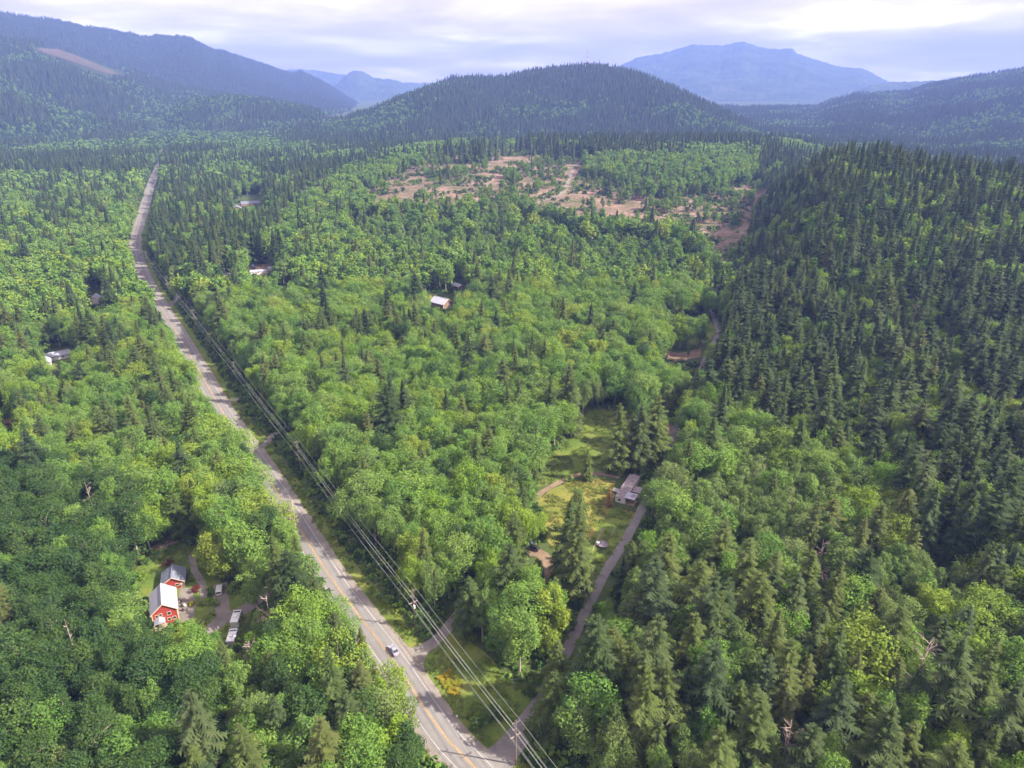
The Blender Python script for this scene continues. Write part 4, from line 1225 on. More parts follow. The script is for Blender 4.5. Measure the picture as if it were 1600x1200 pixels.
MT['tail'] = simple('tail_lens', (0.45, 0.02, 0.02), 0.25, var=0.03)
m, t, b = mat_new('window_glass')
b.inputs['Base Color'].default_value = (0.03, 0.04, 0.05, 1); b.inputs['Roughness'].default_value = 0.08; b.inputs['Specular IOR Level'].default_value = 0.7
MT['glass'] = m
def paint(name, col):
    m, t, b = mat_new(name)
    b.inputs['Base Color'].default_value = (*col, 1); b.inputs['Roughness'].default_value = 0.3
    b.inputs['Coat Weight'].default_value = 0.6; b.inputs['Coat Roughness'].default_value = 0.08
    b.inputs['Metallic'].default_value = 0.2
    return m
MT['silver_paint'] = paint('silver_car_paint', (0.33, 0.33, 0.42))
MT['black_paint'] = paint('black_car_paint', (0.02, 0.02, 0.025))
MT['white_paint_car'] = paint('white_vehicle_paint', (0.66, 0.66, 0.70))
MT['tarp'] = simple('blue_tarp', (0.30, 0.40, 0.50), 0.5, var=0.2)
MT['mesh'] = simple('trampoline_mat', (0.16, 0.14, 0.17), 0.8, var=0.1)

# ------------------------------------------------------------------ buildings
def window(parent, x, y, z, w, h, face, name='window'):
    """face: '+x','-x','+y','-y' outward direction; frame proud of the wall, pane set back in it"""
    d = {'+x': (0, 1), '-x': (0, -1), '+y': (1, 1), '-y': (1, -1)}[face]
    mb = MB(); t_ = 0.10
    def bx_(cu, cz, du, dz, depth, off):
        if d[0] == 0: mb_.box((x + d[1] * off, y + cu, z + cz), (depth, du, dz))
        else: mb_.box((x + cu, y + d[1] * off, z + cz), (du, depth, dz))
    mb_ = mb
    for s in (-1, 1):
        bx_(s * (w / 2), 0, t_, h + t_, 0.10, 0.03); bx_(0, s * (h / 2), w - t_, t_, 0.10, 0.03)
    fr = mb.build(name, MT['trim'], parent)
    mb_ = MB(); bx_(0, 0, w - t_, h - t_, 0.04, 0.012)
    mb_.build('pane', MT['glass'], fr)
def roof_slope(parent, side, w, l, eave_z, ridge_z, over, mat, rib=True, name='roof_slope'):
    hw = w / 2 + over; slope = (ridge_z - eave_z) / (w / 2)
    ez = ridge_z - slope * hw
    L2 = l / 2 + over; th_ = 0.14
    mb = MB()
    mb.add([(0, -L2, ridge_z), (side * hw, -L2, ez), (side * hw, L2, ez), (0, L2, ridge_z), (0, -L2, ridge_z + th_), (side * hw, -L2, ez + th_), (side * hw, L2, ez + th_), (0, L2, ridge_z + th_)],
           [(0, 1, 2, 3), (4, 7, 6, 5), (0, 4, 5, 1), (1, 5, 6, 2), (2, 6, 7, 3), (3, 7, 4, 0)])
    if rib:
        n = int(2 * L2 / 0.6)
        for k in range(n + 1):
            y_ = -L2 + 0.03 + k * (2 * L2 - 0.06) / n
            mb.add([(0, y_ - 0.03, ridge_z + th_ + 0.002), (side * hw, y_ - 0.03, ez + th_ + 0.002), (side * hw, y_ + 0.03, ez + th_ + 0.002), (0, y_ + 0.03, ridge_z + th_ + 0.002), (0, y_, ridge_z + th_ + 0.07), (side * hw, y_, ez + th_ + 0.07)],
                   [(0, 1, 5, 4), (3, 4, 5, 2), (1, 2, 5), (0, 4, 3)])
    return mb.build(name, mat, parent)
def gable(name, loc, rz, w, l, eave, ridge, wall, roof, label, cat, over=0.45, trim=True, windows=(), door=None, rib=True, group=None):
    e = empty(name, loc, rz)
    mb = MB().prism([(-w / 2, -0.6), (w / 2, -0.6), (w / 2, eave), (0, ridge - 0.03), (-w / 2, eave)], 'y', -l / 2, l / 2)
    mb.build('wall', wall, e)
    for s in (-1, 1): roof_slope(e, s, w, l, eave, ridge, over, roof, rib)
    MB().box((0, 0, ridge + 0.19), (0.35, l + 2 * over + 0.04, 0.08)).build('ridge_cap', roof, e)
    if trim:
        for sx in (-1, 1):
            for sy in (-1, 1):
                MB().box((sx * (w / 2), sy * (l / 2), eave / 2 - 0.1), (0.22, 0.22, eave + 0.1)).build('corner_board', MT['trim'], e)
        for sy in (-1, 1):
            for sx in (-1, 1):
                hw = w / 2 + over; ez = ridge - (ridge - eave) / (w / 2) * hw; y_ = sy * (l / 2 + over + 0.03)
                MB().add([(0, y_ - 0.03, ridge - 0.16), (sx * hw, y_ - 0.03, ez - 0.16), (sx * hw, y_ - 0.03, ez + 0.13), (0, y_ - 0.03, ridge + 0.13), (0, y_ + 0.03, ridge - 0.16), (sx * hw, y_ + 0.03, ez - 0.16), (sx * hw, y_ + 0.03, ez + 0.13), (0, y_ + 0.03, ridge + 0.13)],
                         [(0, 1, 2, 3), (7, 6, 5, 4), (0, 4, 5, 1), (3, 2, 6, 7), (1, 5, 6, 2)]).build('fascia', MT['trim'], e)
    for wd in windows: window(e, *wd)
    if door:
        x_, y_, ww, hh, face = door
        dd = MB().box((x_, y_, hh / 2), (ww if 'y' in face else 0.08, ww if 'x' in face else 0.08, hh)).build('door', MT['trim'], e)
        MB().box((x_ + (0.3 if 'y' in face else 0.06 * (1 if '+' in face else -1)), y_ + (0.06 * (1 if '+' in face else -1) if 'y' in face else 0.3), 1.0), (0.08, 0.08, 0.08)).build('handle', MT['chrome'], dd)
    tag(e, label, cat, group)
    return e
# red farmhouse: gable front towards the camera, porch on its left half
fh = gable('farmhouse', on_ground(-106.6, 164.2), R(27), 6.8, 9.6, 4.9, 7.7, MT['red_wall'], MT['metal_white'], 'red board farmhouse with pale standing seam roof and front porch', 'house',
           windows=[(1.2, -4.8, 3.6, 1.0, 1.2, '-y'), (2.3, -4.8, 1.5, 0.9, 1.0, '-y'), (0.9, -4.8, 1.5, 0.9, 1.0, '-y'), (-2.2, -4.8, 3.6, 0.8, 1.0, '-y'), (-1.1, -4.8, 3.8, 0.8, 1.0, '-y'),
                    (3.4, -2.6, 1.5, 1.0, 1.2, '+x'), (3.4, 0.2, 1.5, 1.0, 1.2, '+x'), (3.4, -2.6, 3.9, 0.9, 1.0, '+x'), (3.4, 0.4, 3.9, 0.9, 1.0, '+x'), (3.4, 3.0, 3.9, 0.9, 1.0, '+x')],
           door=(3.4, 3.0, 1.0, 2.1, '+x'))
pr = MB().prism([(-3.1, 2.45), (-0.1, 2.45), (-0.1, 2.62), (-1.6, 3.35), (-3.1, 2.62)], 'y', -7.2, -4.86).build('porch_roof', MT['metal_white'], fh)
MB().box((-1.6, -6.1, 0.3), (3.4, 2.5, 0.18)).build('porch_deck', MT['wood'], fh)
for px_ in (-3.1, -0.15):
    MB().box((px_, -7.1, 1.4), (0.14, 0.14, 2.1)).build('porch_post', MT['trim'], fh)
rl = MB().box((-1.6, -7.28, 1.25), (3.3, 0.08, 0.10)).box((-1.6, -7.28, 0.62), (3.3, 0.08, 0.08))
rl.build('railing', MT['trim'], fh)
for k in range(12):
    MB().box((-3.1 + 0.27 * k + 0.05, -7.28, 0.93), (0.07, 0.05, 0.54)).build('baluster', MT['trim'], fh)
# grey roofed red garage behind it
gg = gable('garage', on_ground(-110.4, 178.2), R(21), 6.6, 6.4, 2.7, 4.9, MT['red_wall'], MT['metal_grey'], 'low red garage with grey metal roof behind the farmhouse', 'garage',
      windows=[(1.2, -3.2, 1.6, 1.2, 0.9, '-y'), (3.3, 0.5, 1.5, 1.0, 0.9, '+x')], door=(2.6, -3.2, 0.9, 2.0, '-y'))
# mobile home by the gravel lane
mh = empty('mobile_home', on_ground(46.2, 232.6), R(-27))
MB().prism([(-2.05, 0.5), (2.05, 0.5), (2.05, 2.75), (0, 3.0), (-2.05, 2.75)], 'y', -9.2, 9.2).build('wall', MT['white_wall'], mh)
MB().box((0, 0, 0.22), (3.8, 18.0, 0.75)).build('skirting', MT['concrete'], mh)
for s in (-1, 1):
    for k in range(9):
        y0 = -9.45 + k * 2.1
        zr = 3.06 + 0.015 * (k % 2)
        MB().add([(0, y0, zr), (s * 2.25, y0, zr - 0.29), (s * 2.25, y0 + 2.09, zr - 0.29), (0, y0 + 2.09, zr), (0, y0, zr + 0.1), (s * 2.25, y0, zr - 0.19), (s * 2.25, y0 + 2.09, zr - 0.19), (0, y0 + 2.09, zr + 0.1)],
                 [(0, 1, 2, 3), (4, 7, 6, 5), (0, 4, 5, 1), (1, 5, 6, 2), (2, 6, 7, 3), (3, 7, 4, 0)]).build('roof_panel', MT['mossy'], mh)
for w_ in [(-0.4, -9.2, 1.75, 1.2, 0.9, '-y'), (-2.05, -5, 1.75, 1.1, 0.9, '-x'), (-2.05, 1, 1.75, 1.1, 0.9, '-x'), (2.05, 2.5, 1.75, 1.0, 0.9, '+x'), (-2.05, 6, 1.75, 1.0, 0.9, '-x')]: window(mh, *w_)
dr = MB().box((2.07, -4.2, 1.55), (0.08, 0.95, 2.0)).build('door', MT['brown'], mh)
MB().box((2.14, -3.9, 1.5), (0.06, 0.06, 0.12)).build('handle', MT['chrome'], dr)
def porch(x0, x1, y0, y1, z, mat, roofname):
    MB().box(((x0 + x1) / 2, (y0 + y1) / 2, z), (x1 - x0, y1 - y0, 0.12)).build(roofname, mat, mh)
    for xx in (x0 + 0.15, x1 - 0.15):
        for yy in (y0 + 0.15, y1 - 0.15):
            if xx > 2.3: MB().box((xx, yy, z / 2 - 0.03), (0.12, 0.12, z - 0.06)).build('post', MT['wood'], mh)
    MB().box(((x0 + x1) / 2, (y0 + y1) / 2, 0.25), (x1 - x0 - 0.3, y1 - y0 - 0.3, 0.12)).build('deck', MT['wood'], mh)
porch(1.4, 5.6, -9.0, -4.4, 3.12, MT['metal_white'], 'porch_roof')
MB().box((4.3, -6.4, 3.2), (1.7, 1.9, 0.05)).build('skylight', MT['mossy'], mh)
porch(2.5, 5.6, -2.6, 2.0, 2.5, MT['mossy'], 'awning')
tag(mh, 'long white mobile home with mossy panelled roof and side porches', 'mobile home')
MB().box((0, 0, 0.35), (2.2, 2.4, 0.12)).box((0, -1.25, 0.12), (2.0, 0.4, 0.2)).box((-0.95, 0, 0.15), (0.12, 2.2, 0.3)).box((0.95, 0, 0.15), (0.12, 2.2, 0.3))
dk = MB().box((0, 0, 0.42), (2.4, 2.6, 0.1))
for xx in (-1, 1):
    for yy in (-1.1, 1.1): dk.box((xx, yy, 0.19), (0.14, 0.14, 0.36))
e = empty('garden_deck', on_ground(41.6, 233.6), R(-27)); obj('platform', dk.mesh('platform', MT['concrete']), e)
tag(e, 'small grey platform deck against the mobile home wall', 'deck')
# house with pale metal roof in the middle of the woods, and its shed
p = at(690, 478)
gable('cottage', (p.x, p.y, p.z), R(52), 10, 13, 3.4, 6.4, MT['brown'], MT['metal_white'], 'cottage with pale blue metal roof in the middle of the woods', 'house', windows=[(5.0, -2, 1.7, 1.2, 1.1, '+x'), (5.0, 3, 1.7, 1.2, 1.1, '+x'), (-5.0, 0, 1.7, 1.2, 1.1, '-x'), (0, -6.5, 1.7, 1.4, 1.1, '-y')], door=(2.4, -6.5, 1.0, 2.1, '-y'))
p = at(716, 451)
gable('shed', (p.x, p.y, p.z), R(40), 6, 9, 2.8, 4.2, MT['brown'], MT['metal_white'], 'small shed with pale metal roof behind the cottage', 'shed', windows=[(3.0, 1, 1.5, 1.0, 0.8, '+x')], door=(0, -4.5, 1.2, 2.0, '-y'))
# long house and outbuilding at the wood's upper edge
p = at(392, 322)
gable('ranch_house', (p.x, p.y, p.z), R(-62), 11, 24, 4.2, 6.6, MT['pinkwall'], MT['metal_grey'], 'long house with slate grey roof and faded red wall above woods', 'house', windows=[(5.5, -7, 2.0, 1.8, 1.5, '+x'), (5.5, 0, 2.0, 1.8, 1.5, '+x'), (5.5, 7, 2.0, 1.8, 1.5, '+x'), (-5.5, -4, 2.0, 1.8, 1.5, '-x'), (-5.5, 4, 2.0, 1.8, 1.5, '-x')], door=(0, -12, 1.4, 2.2, '-y'))
p = at(370, 329)
gable('outbuilding', (p.x, p.y, p.z), R(20), 12, 10, 3.4, 6.4, MT['brown'], MT['metal_grey'], 'brown outbuilding with peaked grey roof next to the long house', 'barn', windows=[(-2, -5, 1.8, 1.6, 1.3, '-y')], door=(2, -5, 1.6, 2.3, '-y'))
# pale roofs on the left slope
p = at(92, 560)
gable('white_barn', (p.x, p.y, p.z), R(-52), 5.5, 12, 2.8, 4.4, MT['white_wall'], MT['metal_white'], 'long white roofed barn in the clearing beyond the farmhouse', 'barn', windows=[(2.75, 2, 1.5, 1.2, 0.9, '+x')], door=(0, -6, 1.4, 2.1, '-y'))
p = at(73, 571)
gable('white_barn', (p.x, p.y, p.z), R(30), 5, 7, 2.8, 4.2, MT['white_wall'], MT['metal_white'], 'shorter white roofed barn set across the end of long one', 'barn', windows=[(2.5, 0, 1.5, 1.0, 0.9, '+x')], door=(0, -3.5, 1.4, 2.1, '-y'))
p = at(150, 472)
gable('white_cabin', (p.x, p.y, p.z), R(15), 6, 9, 3.2, 5.4, MT['white_wall'], MT['metal_white'], 'little white cabin half hidden between firs beyond the barns', 'cabin', windows=[(-1.4, -4.5, 1.6, 1.1, 1.0, '-y'), (3.0, 0, 1.6, 1.1, 1.0, '+x')], door=(1.4, -4.5, 1.0, 2.0, '-y'))
p = at(15, 664)
gable('red_shed', (p.x, p.y, p.z), R(-40), 3.0, 3.6, 2.1, 3.0, MT['pinkwall'], MT['pinkwall'], 'tiny faded red shed among maples', 'shed', rib=False, trim=False, windows=[(1.5, 0, 1.2, 0.7, 0.6, '+x')], door=(0, -1.8, 0.8, 1.8, '-y'))
for (px_, py_, w_, l_, rz_, wl, rf, lab, nm) in [(404, 428, 4, 13, -70, 'white_wall', 'metal_white', 'white trailer home in the dirt yard below long house', 'trailer_home'), (394, 421, 4.5, 6, 10, 'brown', 'metal_grey', 'grey roofed shed at the head of the dirt yard', 'shed'),
        (425, 423, 4, 6, -60, 'white_wall', 'metal_white', 'small white shed at the tree side of dirt yard', 'shed'), (353, 434, 5, 7, -30, 'brown', 'metal_white', 'cabin with white roof in firs beside the dirt yard', 'cabin')]:
    p = at(px_, py_)
    gable(nm, (p.x, p.y, p.z), R(rz_), w_, l_, 2.7, 3.7, MT[wl], MT[rf], lab, 'shed' if nm != 'trailer_home' else 'trailer', over=0.3, trim=False, windows=[(w_ / 2, 0, 1.6, 1.1, 0.8, '+x'), (0.9, -l_ / 2, 1.6, 0.9, 0.8, '-y')], door=(-0.7, -l_ / 2, 0.9, 2.0, '-y'))

# ------------------------------------------------------------------ vehicles
def wheel(parent, x, y, r=0.33, w=0.22):
    mb = MB().tube([(x - w / 2, y, r), (x + w / 2, y, r)], r, 14)
    wo = mb.build('wheel', MT['dark'], parent)
    s = 1 if x > 0 else -1
    MB().tube([(x + s * w * 0.42, y, r), (x + s * (w / 2 + 0.015), y, r)], r * 0.62, 12).build('rim', MT['chrome'], wo)
def car(name, loc, rz, mat, label, cat, suv=False):
    e = empty(name, loc, rz)
    k = 0.16 if suv else 0
    prof = [(-2.25, 0.34), (-2.3, 0.6), (-2.22, 0.90 + k), (-1.35, 0.97 + k), (1.0, 0.95 + k), (2.0, 0.80 + k), (2.26, 0.60), (2.24, 0.34)]
    MB().prism(prof, 'x', -0.89, 0.89).build('body', mat, e, bevel=0.09)
    zt = 1.44 + k * 1.6; zb = 0.93 + k
    yb = (-2.0, 1.0) if suv else (-1.55, 1.02); yt = (-1.75, 0.30) if suv else (-0.85, 0.32)
    def fr(z0, z1, a0, a1, x0, x1, c0, c1): return [(-x0, a0, z0), (x0, a0, z0), (x0, a1, z0), (-x0, a1, z0), (-x1, c0, z1), (x1, c0, z1), (x1, c1, z1), (-x1, c1, z1)]
    FC = [(0, 3, 2, 1), (4, 5, 6, 7), (0, 1, 5, 4), (1, 2, 6, 5), (2, 3, 7, 6), (3, 0, 4, 7)]
    MB().add(fr(zb, zt, yb[0], yb[1], 0.80, 0.64, yt[0], yt[1]), FC).build('cabin_glass', MT['glass'], e)
    MB().add(fr(zt + 0.003, zt + 0.06, yt[0] - 0.06, yt[1] + 0.06, 0.67, 0.60, yt[0] + 0.08, yt[1] - 0.08), FC).build('roof', mat, e, bevel=0.02)
    for s in (-1, 1):
        for (a, c) in ((yb[0], yt[0]), (yb[1], yt[1]), (-0.3, -0.28)):
            MB().tube([(s * 0.81, a, zb), (s * 0.655, c, zt + 0.02)], 0.045, 5).build('pillar', mat, e)
        wheel(e, s * 0.80, -1.38); wheel(e, s * 0.80, 1.36)
        MB().box((s * 0.62, 2.235, 0.66 + k / 2), (0.36, 0.08, 0.14)).build('headlight', MT['lamp'], e)
        MB().box((s * 0.66, -2.27, 0.78 + k / 2), (0.34, 0.08, 0.15)).build('tail_light', MT['tail'], e)
        MB().box((s * 0.95, 0.75, 1.02 + k), (0.16, 0.12, 0.11)).build('mirror', mat, e)
    MB().box((0, -2.29, 0.60), (0.5, 0.05, 0.13)).build('number_plate', MT['white'], e)
    tag(e, label, cat)
    return e
rd = Vector((-0.565, 0.825))
p = at(615.5, 1019)
car('car', (p.x, p.y, p.z + 0.18), math.atan2(-rd.x, rd.y), MT['silver_paint'], 'silver sedan driving along the paved road', 'car')
p = at(833, 859); car('car', (p.x, p.y, p.z + 0.14), R(60), MT['black_paint'], 'black hatchback parked at the end of dirt track', 'car', True)
p = at(826, 852); car('car', (p.x, p.y, p.z + 0.14), R(75), MT['black_paint'], 'second dark car tucked behind the black hatchback in shade', 'car')
p = at(344, 925)
tr = empty('van', (p.x, p.y, p.z + 0.16), R(15))
MB().prism([(-2.4, 0.4), (-2.42, 1.0), (-2.3, 1.95), (1.1, 1.98), (1.75, 1.15), (2.35, 0.98), (2.4, 0.4)], 'x', -0.92, 0.92).build('body', MT['white_paint_car'], tr, bevel=0.1)
MB().box((0, -2.40, 1.5), (1.4, 0.06, 0.55)).build('rear_window', MT['glass'], tr)
MB().add([(-0.8, 1.17, 1.95), (0.8, 1.17, 1.95), (0.85, 1.79, 1.17), (-0.85, 1.79, 1.17)], [(0, 1, 2, 3), (3, 2, 1, 0)]).build('windscreen', MT['glass'], tr)
for s in (-1, 1):
    MB().box((s * 0.925, -0.2, 1.52), (0.03, 2.2, 0.45)).build('side_window', MT['glass'], tr)
    wheel(tr, s * 0.84, -1.5); wheel(tr, s * 0.84, 1.5)
    MB().box((s * 0.7, -2.43, 0.95), (0.2, 0.05, 0.3)).build('tail_light', MT['tail'], tr)
tag(tr, 'white van parked under the broad maple on farmhouse driveway', 'van')
def motorhome(px, py, rz, l, label, cab=True):
    p = at(px, py)
    e = empty('motorhome' if cab else 'travel_trailer', (p.x, p.y, p.z + 0.1), rz)
    MB().prism([(-l / 2, 0.45), (-l / 2, 2.75), (-l / 2 + 0.3, 2.9), (l / 2 - 0.5, 2.9), (l / 2 - 0.1, 2.5), (l / 2, 1.6), (l / 2, 0.45)], 'x', -1.2, 1.2).build('body', MT['white_paint_car'], e, bevel=0.12)
    for s in (-1, 1):
        for yy in (-l * 0.3, 0.0, l * 0.25):
            MB().box((s * 1.205, yy, 1.95), (0.04, 1.0, 0.6)).build('window', MT['glass'], e)
        MB().box((s * 1.205, 0, 1.25), (0.03, l * 0.9, 0.16)).build('stripe', MT['pinkwall'], e)
        wheel(e, s * 1.0, -l * 0.22, 0.38); wheel(e, s * 1.0, l * 0.3 if cab else -l * 0.08, 0.38)
    MB().box((0, l / 2 - 0.02, 2.05), (2.0, 0.08, 0.7)).build('windscreen', MT['glass'], e)
    MB().box((0, -l * 0.1, 3.0), (0.9, 1.0, 0.24)).build('roof_vent', MT['can'], e, bevel=0.05)
    MB().box((0, l * 0.25, 2.94), (1.9, 0.5, 0.1)).build('roof_hatch', MT['glass'], e)
    tag(e, label, 'motorhome' if cab else 'trailer')
motorhome(371, 973, R(8), 5.6, 'white motorhome parked at the end of farmhouse driveway')
motorhome(365, 1003, R(8), 5.6, 'pale travel trailer tucked in behind the white motorhome', False)

# ------------------------------------------------------------------ power line
pole_px = [(646, 942), (466, 706), (367, 579), (303, 496)]
pp = [at(806, 1151, 9.6)] + [at(*q, 9.6) for q in pole_px]
pp = [Vector((q.x, q.y)) for q in pp]
pp = [pp[0] + (pp[0] - pp[1]).normalized() * 62] + pp + [pp[-1] + (pp[-1] - pp[-2]).normalized() * 100, pp[-1] + (pp[-1] - pp[-2]).normalized() * 205]
WIRES = [(-0.95, 14.55), (1.15, 14.35), (-0.85, 12.6), (-1.35, 9.95), (0.45, 9.95), (1.35, 9.95), (0.12, 7.3)]
attach = [[] for _ in WIRES]
pwords = ['past the road junction', 'at the mouth of the gravel lane', 'carrying the white transformer', 'above the second driveway down paved road', 'where tree shadows cross the paved road',
          'close to the third driveway', 'half hidden in trees past the third driveway', 'swallowed by the firs where road bends']
for i, q in enumerate(pp):
    d = ((pp[min(i + 1, len(pp) - 1)] - pp[max(i - 1, 0)])).normalized()
    rt = Vector((d.y, -d.x)); rz = math.atan2(-d.x, d.y)
    base = on_ground(q.x, q.y)
    e = empty('utility_pole', base, rz)
    MB().tube([(0, 0, -0.5), (0, 0, 7.5), (0, 0, 15.0)], [0.21, 0.18, 0.13], 10).build('pole', MT['pole'], e)
    MB().box((0, 0.20, 9.65), (2.9, 0.12, 0.15)).build('crossarm', MT['arm'], e)
    for s in (-1, 1):
        MB().tube([(s * 0.9, 0.2, 9.6), (0, 0.2, 8.8)], 0.03, 4).build('brace', MT['arm'], e)
    for ox, oz in WIRES[:3]:
        MB().tube([(0, 0, oz - 0.35), (ox, 0, oz - 0.12)], 0.05, 5).build('bracket', MT['arm'], e)
        MB().tube([(ox, 0, oz - 0.16), (ox, 0, oz - 0.02)], [0.10, 0.05], 7).build('insulator', MT['ceramic'], e)
    for ox, oz in WIRES[3:6]:
        MB().tube([(ox, 0.2, 9.73), (ox, 0.2, 9.93)], [0.06, 0.04], 6).build('insulator', MT['ceramic'], e)
    if i == 2:
        MB().tube([(0.0, -0.45, 7.9), (0.0, -0.45, 9.0)], 0.30, 12).build('transformer', MT['can'], e, bevel=0.04)
        MB().tube([(0.0, -0.45, 9.0), (0.0, -0.45, 9.25)], [0.07, 0.04], 6).build('bushing', MT['ceramic'], e)
    for w_, (ox, oz) in enumerate(WIRES):
        c = base + Vector((rt.x, rt.y, 0)) * ox + Vector((d.x, d.y, 0)) * (0.2 if 3 <= w_ < 6 else 0) + Vector((0, 0, oz + 0.0))
        attach[w_].append(c)
    tag(e, 'wooden utility pole with crossarm and stand-off insulators ' + pwords[i], 'utility pole', 'utility poles along the paved road')
wname = ['topmost power conductor on the roadward bracket of the poles', 'topmost power conductor on the woodward bracket of the poles', 'power conductor on the lower bracket of the poles', 'power conductor on the roadward end of the crossarms',
         'power conductor near the middle of the crossarms', 'power conductor on the woodward end of the crossarms', 'thick telephone cable strung lowest on the poles']
for w_, pts in enumerate(attach):
    path = []
    for a, b in zip(pts[:-1], pts[1:]):
        L_ = (b - a).length; sag = 0.010 * L_ * (1.2 if w_ == 6 else 1.0)
        for k in range(16):
            t_ = k / 16
            path.append(a.lerp(b, t_) - Vector((0, 0, 4 * sag * t_ * (1 - t_))))
    path.append(pts[-1])
    o = MB().tube(path, 0.032 if w_ < 6 else 0.04, 5).build('power_cable', MT['wire'])
    tag(o, wname[w_], 'cable', 'power line cables')

# ------------------------------------------------------------------ yard things
p = at(942, 853)
tp = empty('trampoline', p)
ring = [(2.0 * math.cos(2 * math.pi * k / 24), 2.0 * math.sin(2 * math.pi * k / 24)) for k in range(24)]
MB().tube([(a, b, 0.9) for a, b in ring] + [(ring[0][0], ring[0][1], 0.9)], 0.05, 5).build('frame', MT['chrome'], tp)
MB().prism([(a * 0.83, b * 0.83) for a, b in ring], 'z', 0.87, 0.90).build('mat', MT['mesh'], tp)
pad = MB()
for k in range(24):
    a, b = ring[k], ring[(k + 1) % 24]
    pad.add([(a[0] * 1.02, a[1] * 1.02, 0.955), (b[0] * 1.02, b[1] * 1.02, 0.955), (b[0] * 0.83, b[1] * 0.83, 0.93), (a[0] * 0.83, a[1] * 0.83, 0.93)], [(0, 1, 2, 3), (3, 2, 1, 0)])
pad.build('edge_pad', MT['mossy'], tp)
for k in range(6):
    a = 2 * math.pi * k / 6
    MB().tube([(2 * math.cos(a), 2 * math.sin(a), 0.9), (2 * math.cos(a), 2 * math.sin(a), -0.05)], 0.035, 5).build('leg', MT['chrome'], tp)
tag(tp, 'round trampoline with grey lilac edge pad on the lawn by gravel lane', 'trampoline')
p = at(934, 851)
wt = empty('water_tank', p)
MB().tube([(0, 0, 0), (0, 0, 0.2), (0, 0, 1.1), (0, 0, 1.3)], [0.72, 0.75, 0.75, 0.55], 14).build('tank', MT['can'], wt, smooth=False)
MB().tube([(0, 0, 1.3), (0, 0, 1.4)], [0.22, 0.2], 10).build('lid', MT['tarp'], wt)
tag(wt, 'white plastic water tank against the side of the trampoline', 'tank')
for k, (a, b) in enumerate([((905 + 20, 862), (941, 826)), ((932, 848), (945, 826)), ((955, 838), (962, 824))]):
    A, B = at(*a), at(*b)
    o = MB().tube([A + Vector((0, 0, 0.16)), (A + B) / 2 + Vector((0, 0, 0.2)), B + Vector((0, 0, 0.16))], 0.12, 6).build('edging_log', MT['wood'])
    tag(o, 'pale weathered log edging the garden rows on the shaded lawn', 'log', 'logs edging the garden rows')
p = at(714, 1124)
mk = empty('marker_post', p)
MB().box((0, 0, 0.5), (0.1, 0.1, 1.1)).build('post', MT['wood'], mk); MB().box((0, -0.02, 1.15), (0.36, 0.5, 0.36)).build('box', MT['white_wall'], mk, bevel=0.06)
tag(mk, 'white mailbox on a short post at the edge of paved road', 'mailbox')
def chair(px, py, rz, mat, lab):
    p = at(px, py)
    c = empty('garden_chair', p + Vector((0, 0, 0.1)), rz)
    MB().box((0, 0, 0.42), (0.55, 0.55, 0.06)).build('seat', mat, c); MB().box((0, 0.27, 0.75), (0.55, 0.06, 0.62)).build('backrest', mat, c)
    for a in (-0.24, 0.24):
        for b in (-0.24, 0.24): MB().box((a, b, 0.18), (0.06, 0.06, 0.4)).build('leg', mat, c)
    tag(c, lab, 'chair', 'chairs along the farmhouse wall')
for k, (px_, py_) in enumerate([(284, 943), (285, 949), (287, 955), (290, 948)]):
    chair(px_, py_, R(30 + 20 * k), MT['dark'] if k < 3 else MT['white_wall'], 'dark garden chair on the patio along the farmhouse wall' if k < 3 else 'white garden chair facing dark chairs on farmhouse patio')
p = at(278, 973); bk = empty('bucket', p + Vector((0, 0, 0.08)))
MB().tube([(0, 0, 0), (0, 0, 0.75)], [0.28, 0.36], 12).build('tub', MT['white_wall'], bk); MB().tube([(0, 0, 0.75), (0, 0, 0.8)], 0.4, 12).build('rim', MT['can'], bk)
tag(bk, 'white tub standing on gravel near the porch railing', 'tub')
for k in range(9):
    a = at(262 + random.uniform(-10, 12), 848 + random.uniform(-4, 8))
    ang = random.uniform(0, 3.1); d = Vector((math.cos(ang), math.sin(ang), 0))
    o = MB().tube([a - d * 1.6 + Vector((0, 0, 0.2)), a + Vector((0, 0, 0.27)), a + d * 1.6 + Vector((0, 0, 0.22))], 0.13, 6).build('scrap_log', MT['wood'])
    tag(o, 'short pale log on the bare dirt behind the garage', 'log', 'logs on the dirt behind the garage')

# logging slash on the clearcut: far too many small sticks to count
nS = 4500
poly_xy = np.array([at(*q).to_2d()[:] for q in CLEARCUT])
lo_, hi_ = poly_xy.min(0), poly_xy.max(0)
q = RNG.uniform(lo_, hi_, (nS * 3, 2))
q = q[inpoly(q[:, 0], q[:, 1], [tuple(v) for v in poly_xy])][:nS]
zq = ground_z(q[:, 0], q[:, 1])
ang = RNG.uniform(0, 3.14, len(q)); ln_ = RNG.uniform(1.5, 6.5, len(q)); rd_ = RNG.uniform(0.12, 0.34, len(q))
D = np.stack([np.cos(ang), np.sin(ang), RNG.uniform(-0.1, 0.15, len(q))], 1)
Nn = np.stack([-np.sin(ang), np.cos(ang), np.zeros(len(q))], 1)
C0 = np.stack([q[:, 0], q[:, 1], zq + 0.18 + rd_], 1)
VV, FF = [], []
for k in range(4):
    off = [Nn * rd_[:, None], np.array([0, 0, 1.0]) * rd_[:, None], -Nn * rd_[:, None], -np.array([0, 0, 1.0]) * rd_[:, None]][k]
    VV += [C0 - D * ln_[:, None] / 2 + off, C0 + D * ln_[:, None] / 2 + off]
VV = np.stack(VV, 1).reshape(-1, 3)
b0 = np.arange(len(q)) * 8
for k in range(4):
    k2 = (k + 1) % 4
    FF.append(np.stack([b0 + 2 * k, b0 + 2 * k + 1, b0 + 2 * k2 + 1, b0 + 2 * k2], 1))
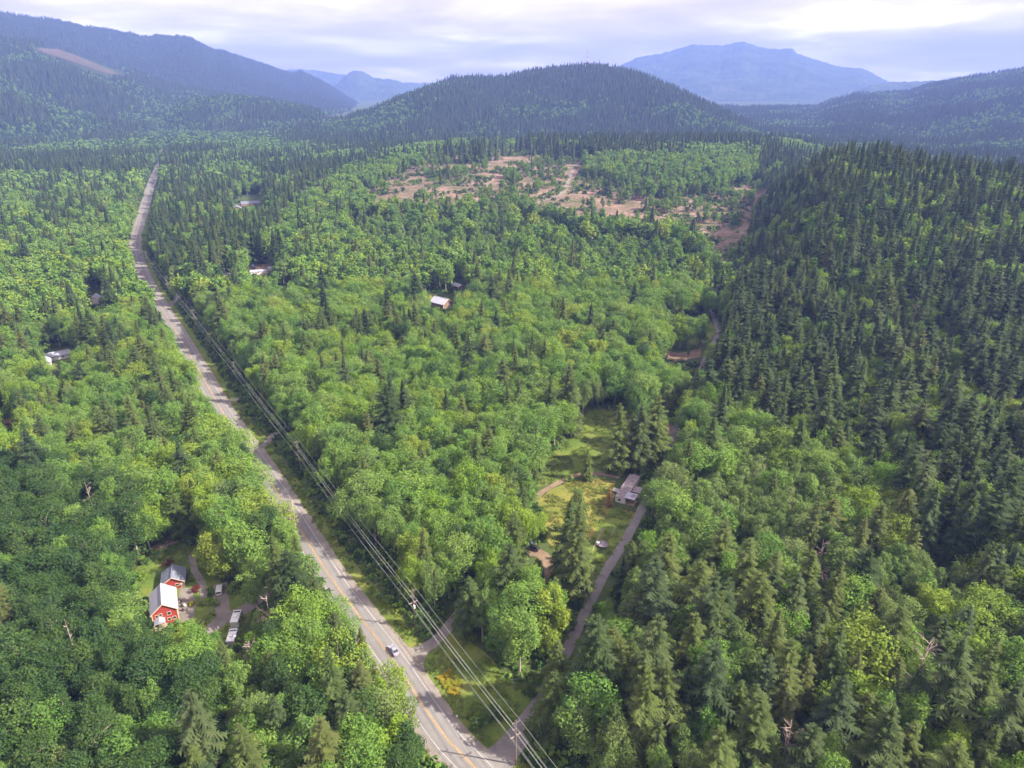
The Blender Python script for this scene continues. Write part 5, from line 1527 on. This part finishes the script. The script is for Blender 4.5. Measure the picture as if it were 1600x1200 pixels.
o = obj('logging_slash', mesh_np('logging_slash', VV, np.concatenate(FF), [MT['snag']]))
tag(o, 'grey sticks and slash strewn over the brown clearcut', 'slash', kind='stuff')
# ------------------------------------------------------------------ radio masts on the wooded hill
def mast(px, py, d, h, w, label, platform=False):
    a, b, c = ray(px, py); hor = math.hypot(a, b)
    x, y = a / hor * d, b / hor * d
    e = empty('radio_mast', (x, y, float(hill_z('central_hill', x, y)) - 1))
    n = 8
    for s in range(n):
        z0, z1 = h * s / n, h * (s + 1) / n
        w0, w1 = w * (1 - 0.6 * s / n), w * (1 - 0.6 * (s + 1) / n)
        c0 = [(w0 * math.cos(2.094 * k), w0 * math.sin(2.094 * k), z0) for k in range(3)]
        c1 = [(w1 * math.cos(2.094 * k), w1 * math.sin(2.094 * k), z1) for k in range(3)]
        mb = MB()
        for k in range(3):
            mb.tube([c0[k], c1[k]], 0.34, 4); mb.tube([c0[k], c1[(k + 1) % 3]], 0.2, 4); mb.tube([c1[k], c1[(k + 1) % 3]], 0.2, 4)
        mb.build('lattice_section', MT['mast_red'] if s % 2 else MT['mast_white'], e)
    MB().tube([(0, 0, h), (0, 0, h + 9)], [0.25, 0.1], 5).build('antenna', MT['mast_red'], e)
    if platform:
        MB().box((-3, 0, h * 0.8), (9, 1.5, 0.6)).build('antenna_frame', MT['mast_red'], e)
    tag(e, label, 'radio mast')
mast(918, 95, 2720, 62, 2.2, 'tall red and white lattice radio mast on the hilltop', True)
mast(915, 95, 2690, 42, 1.5, 'shorter lattice mast close beside the tall hilltop mast')

# ------------------------------------------------------------------ haze
hz = MB().box((0, 0, 340), (24000, 24000, 740))
m = bpy.data.materials.new('haze'); m.use_nodes = True
t = m.node_tree; t.nodes.clear()
om = N(t, 'ShaderNodeOutputMaterial'); pv = N(t, 'ShaderNodeVolumePrincipled')
pv.inputs['Color'].default_value = (0.25, 0.37, 1.0, 1)
pv.inputs['Density'].default_value = 1.3e-4
pv.inputs['Anisotropy'].default_value = 0.0
L(t, pv.outputs[0], om.inputs['Volume'])
o = hz.build('haze', m)
tag(o, 'thin blue summer haze filling the valley', 'haze', kind='stuff')
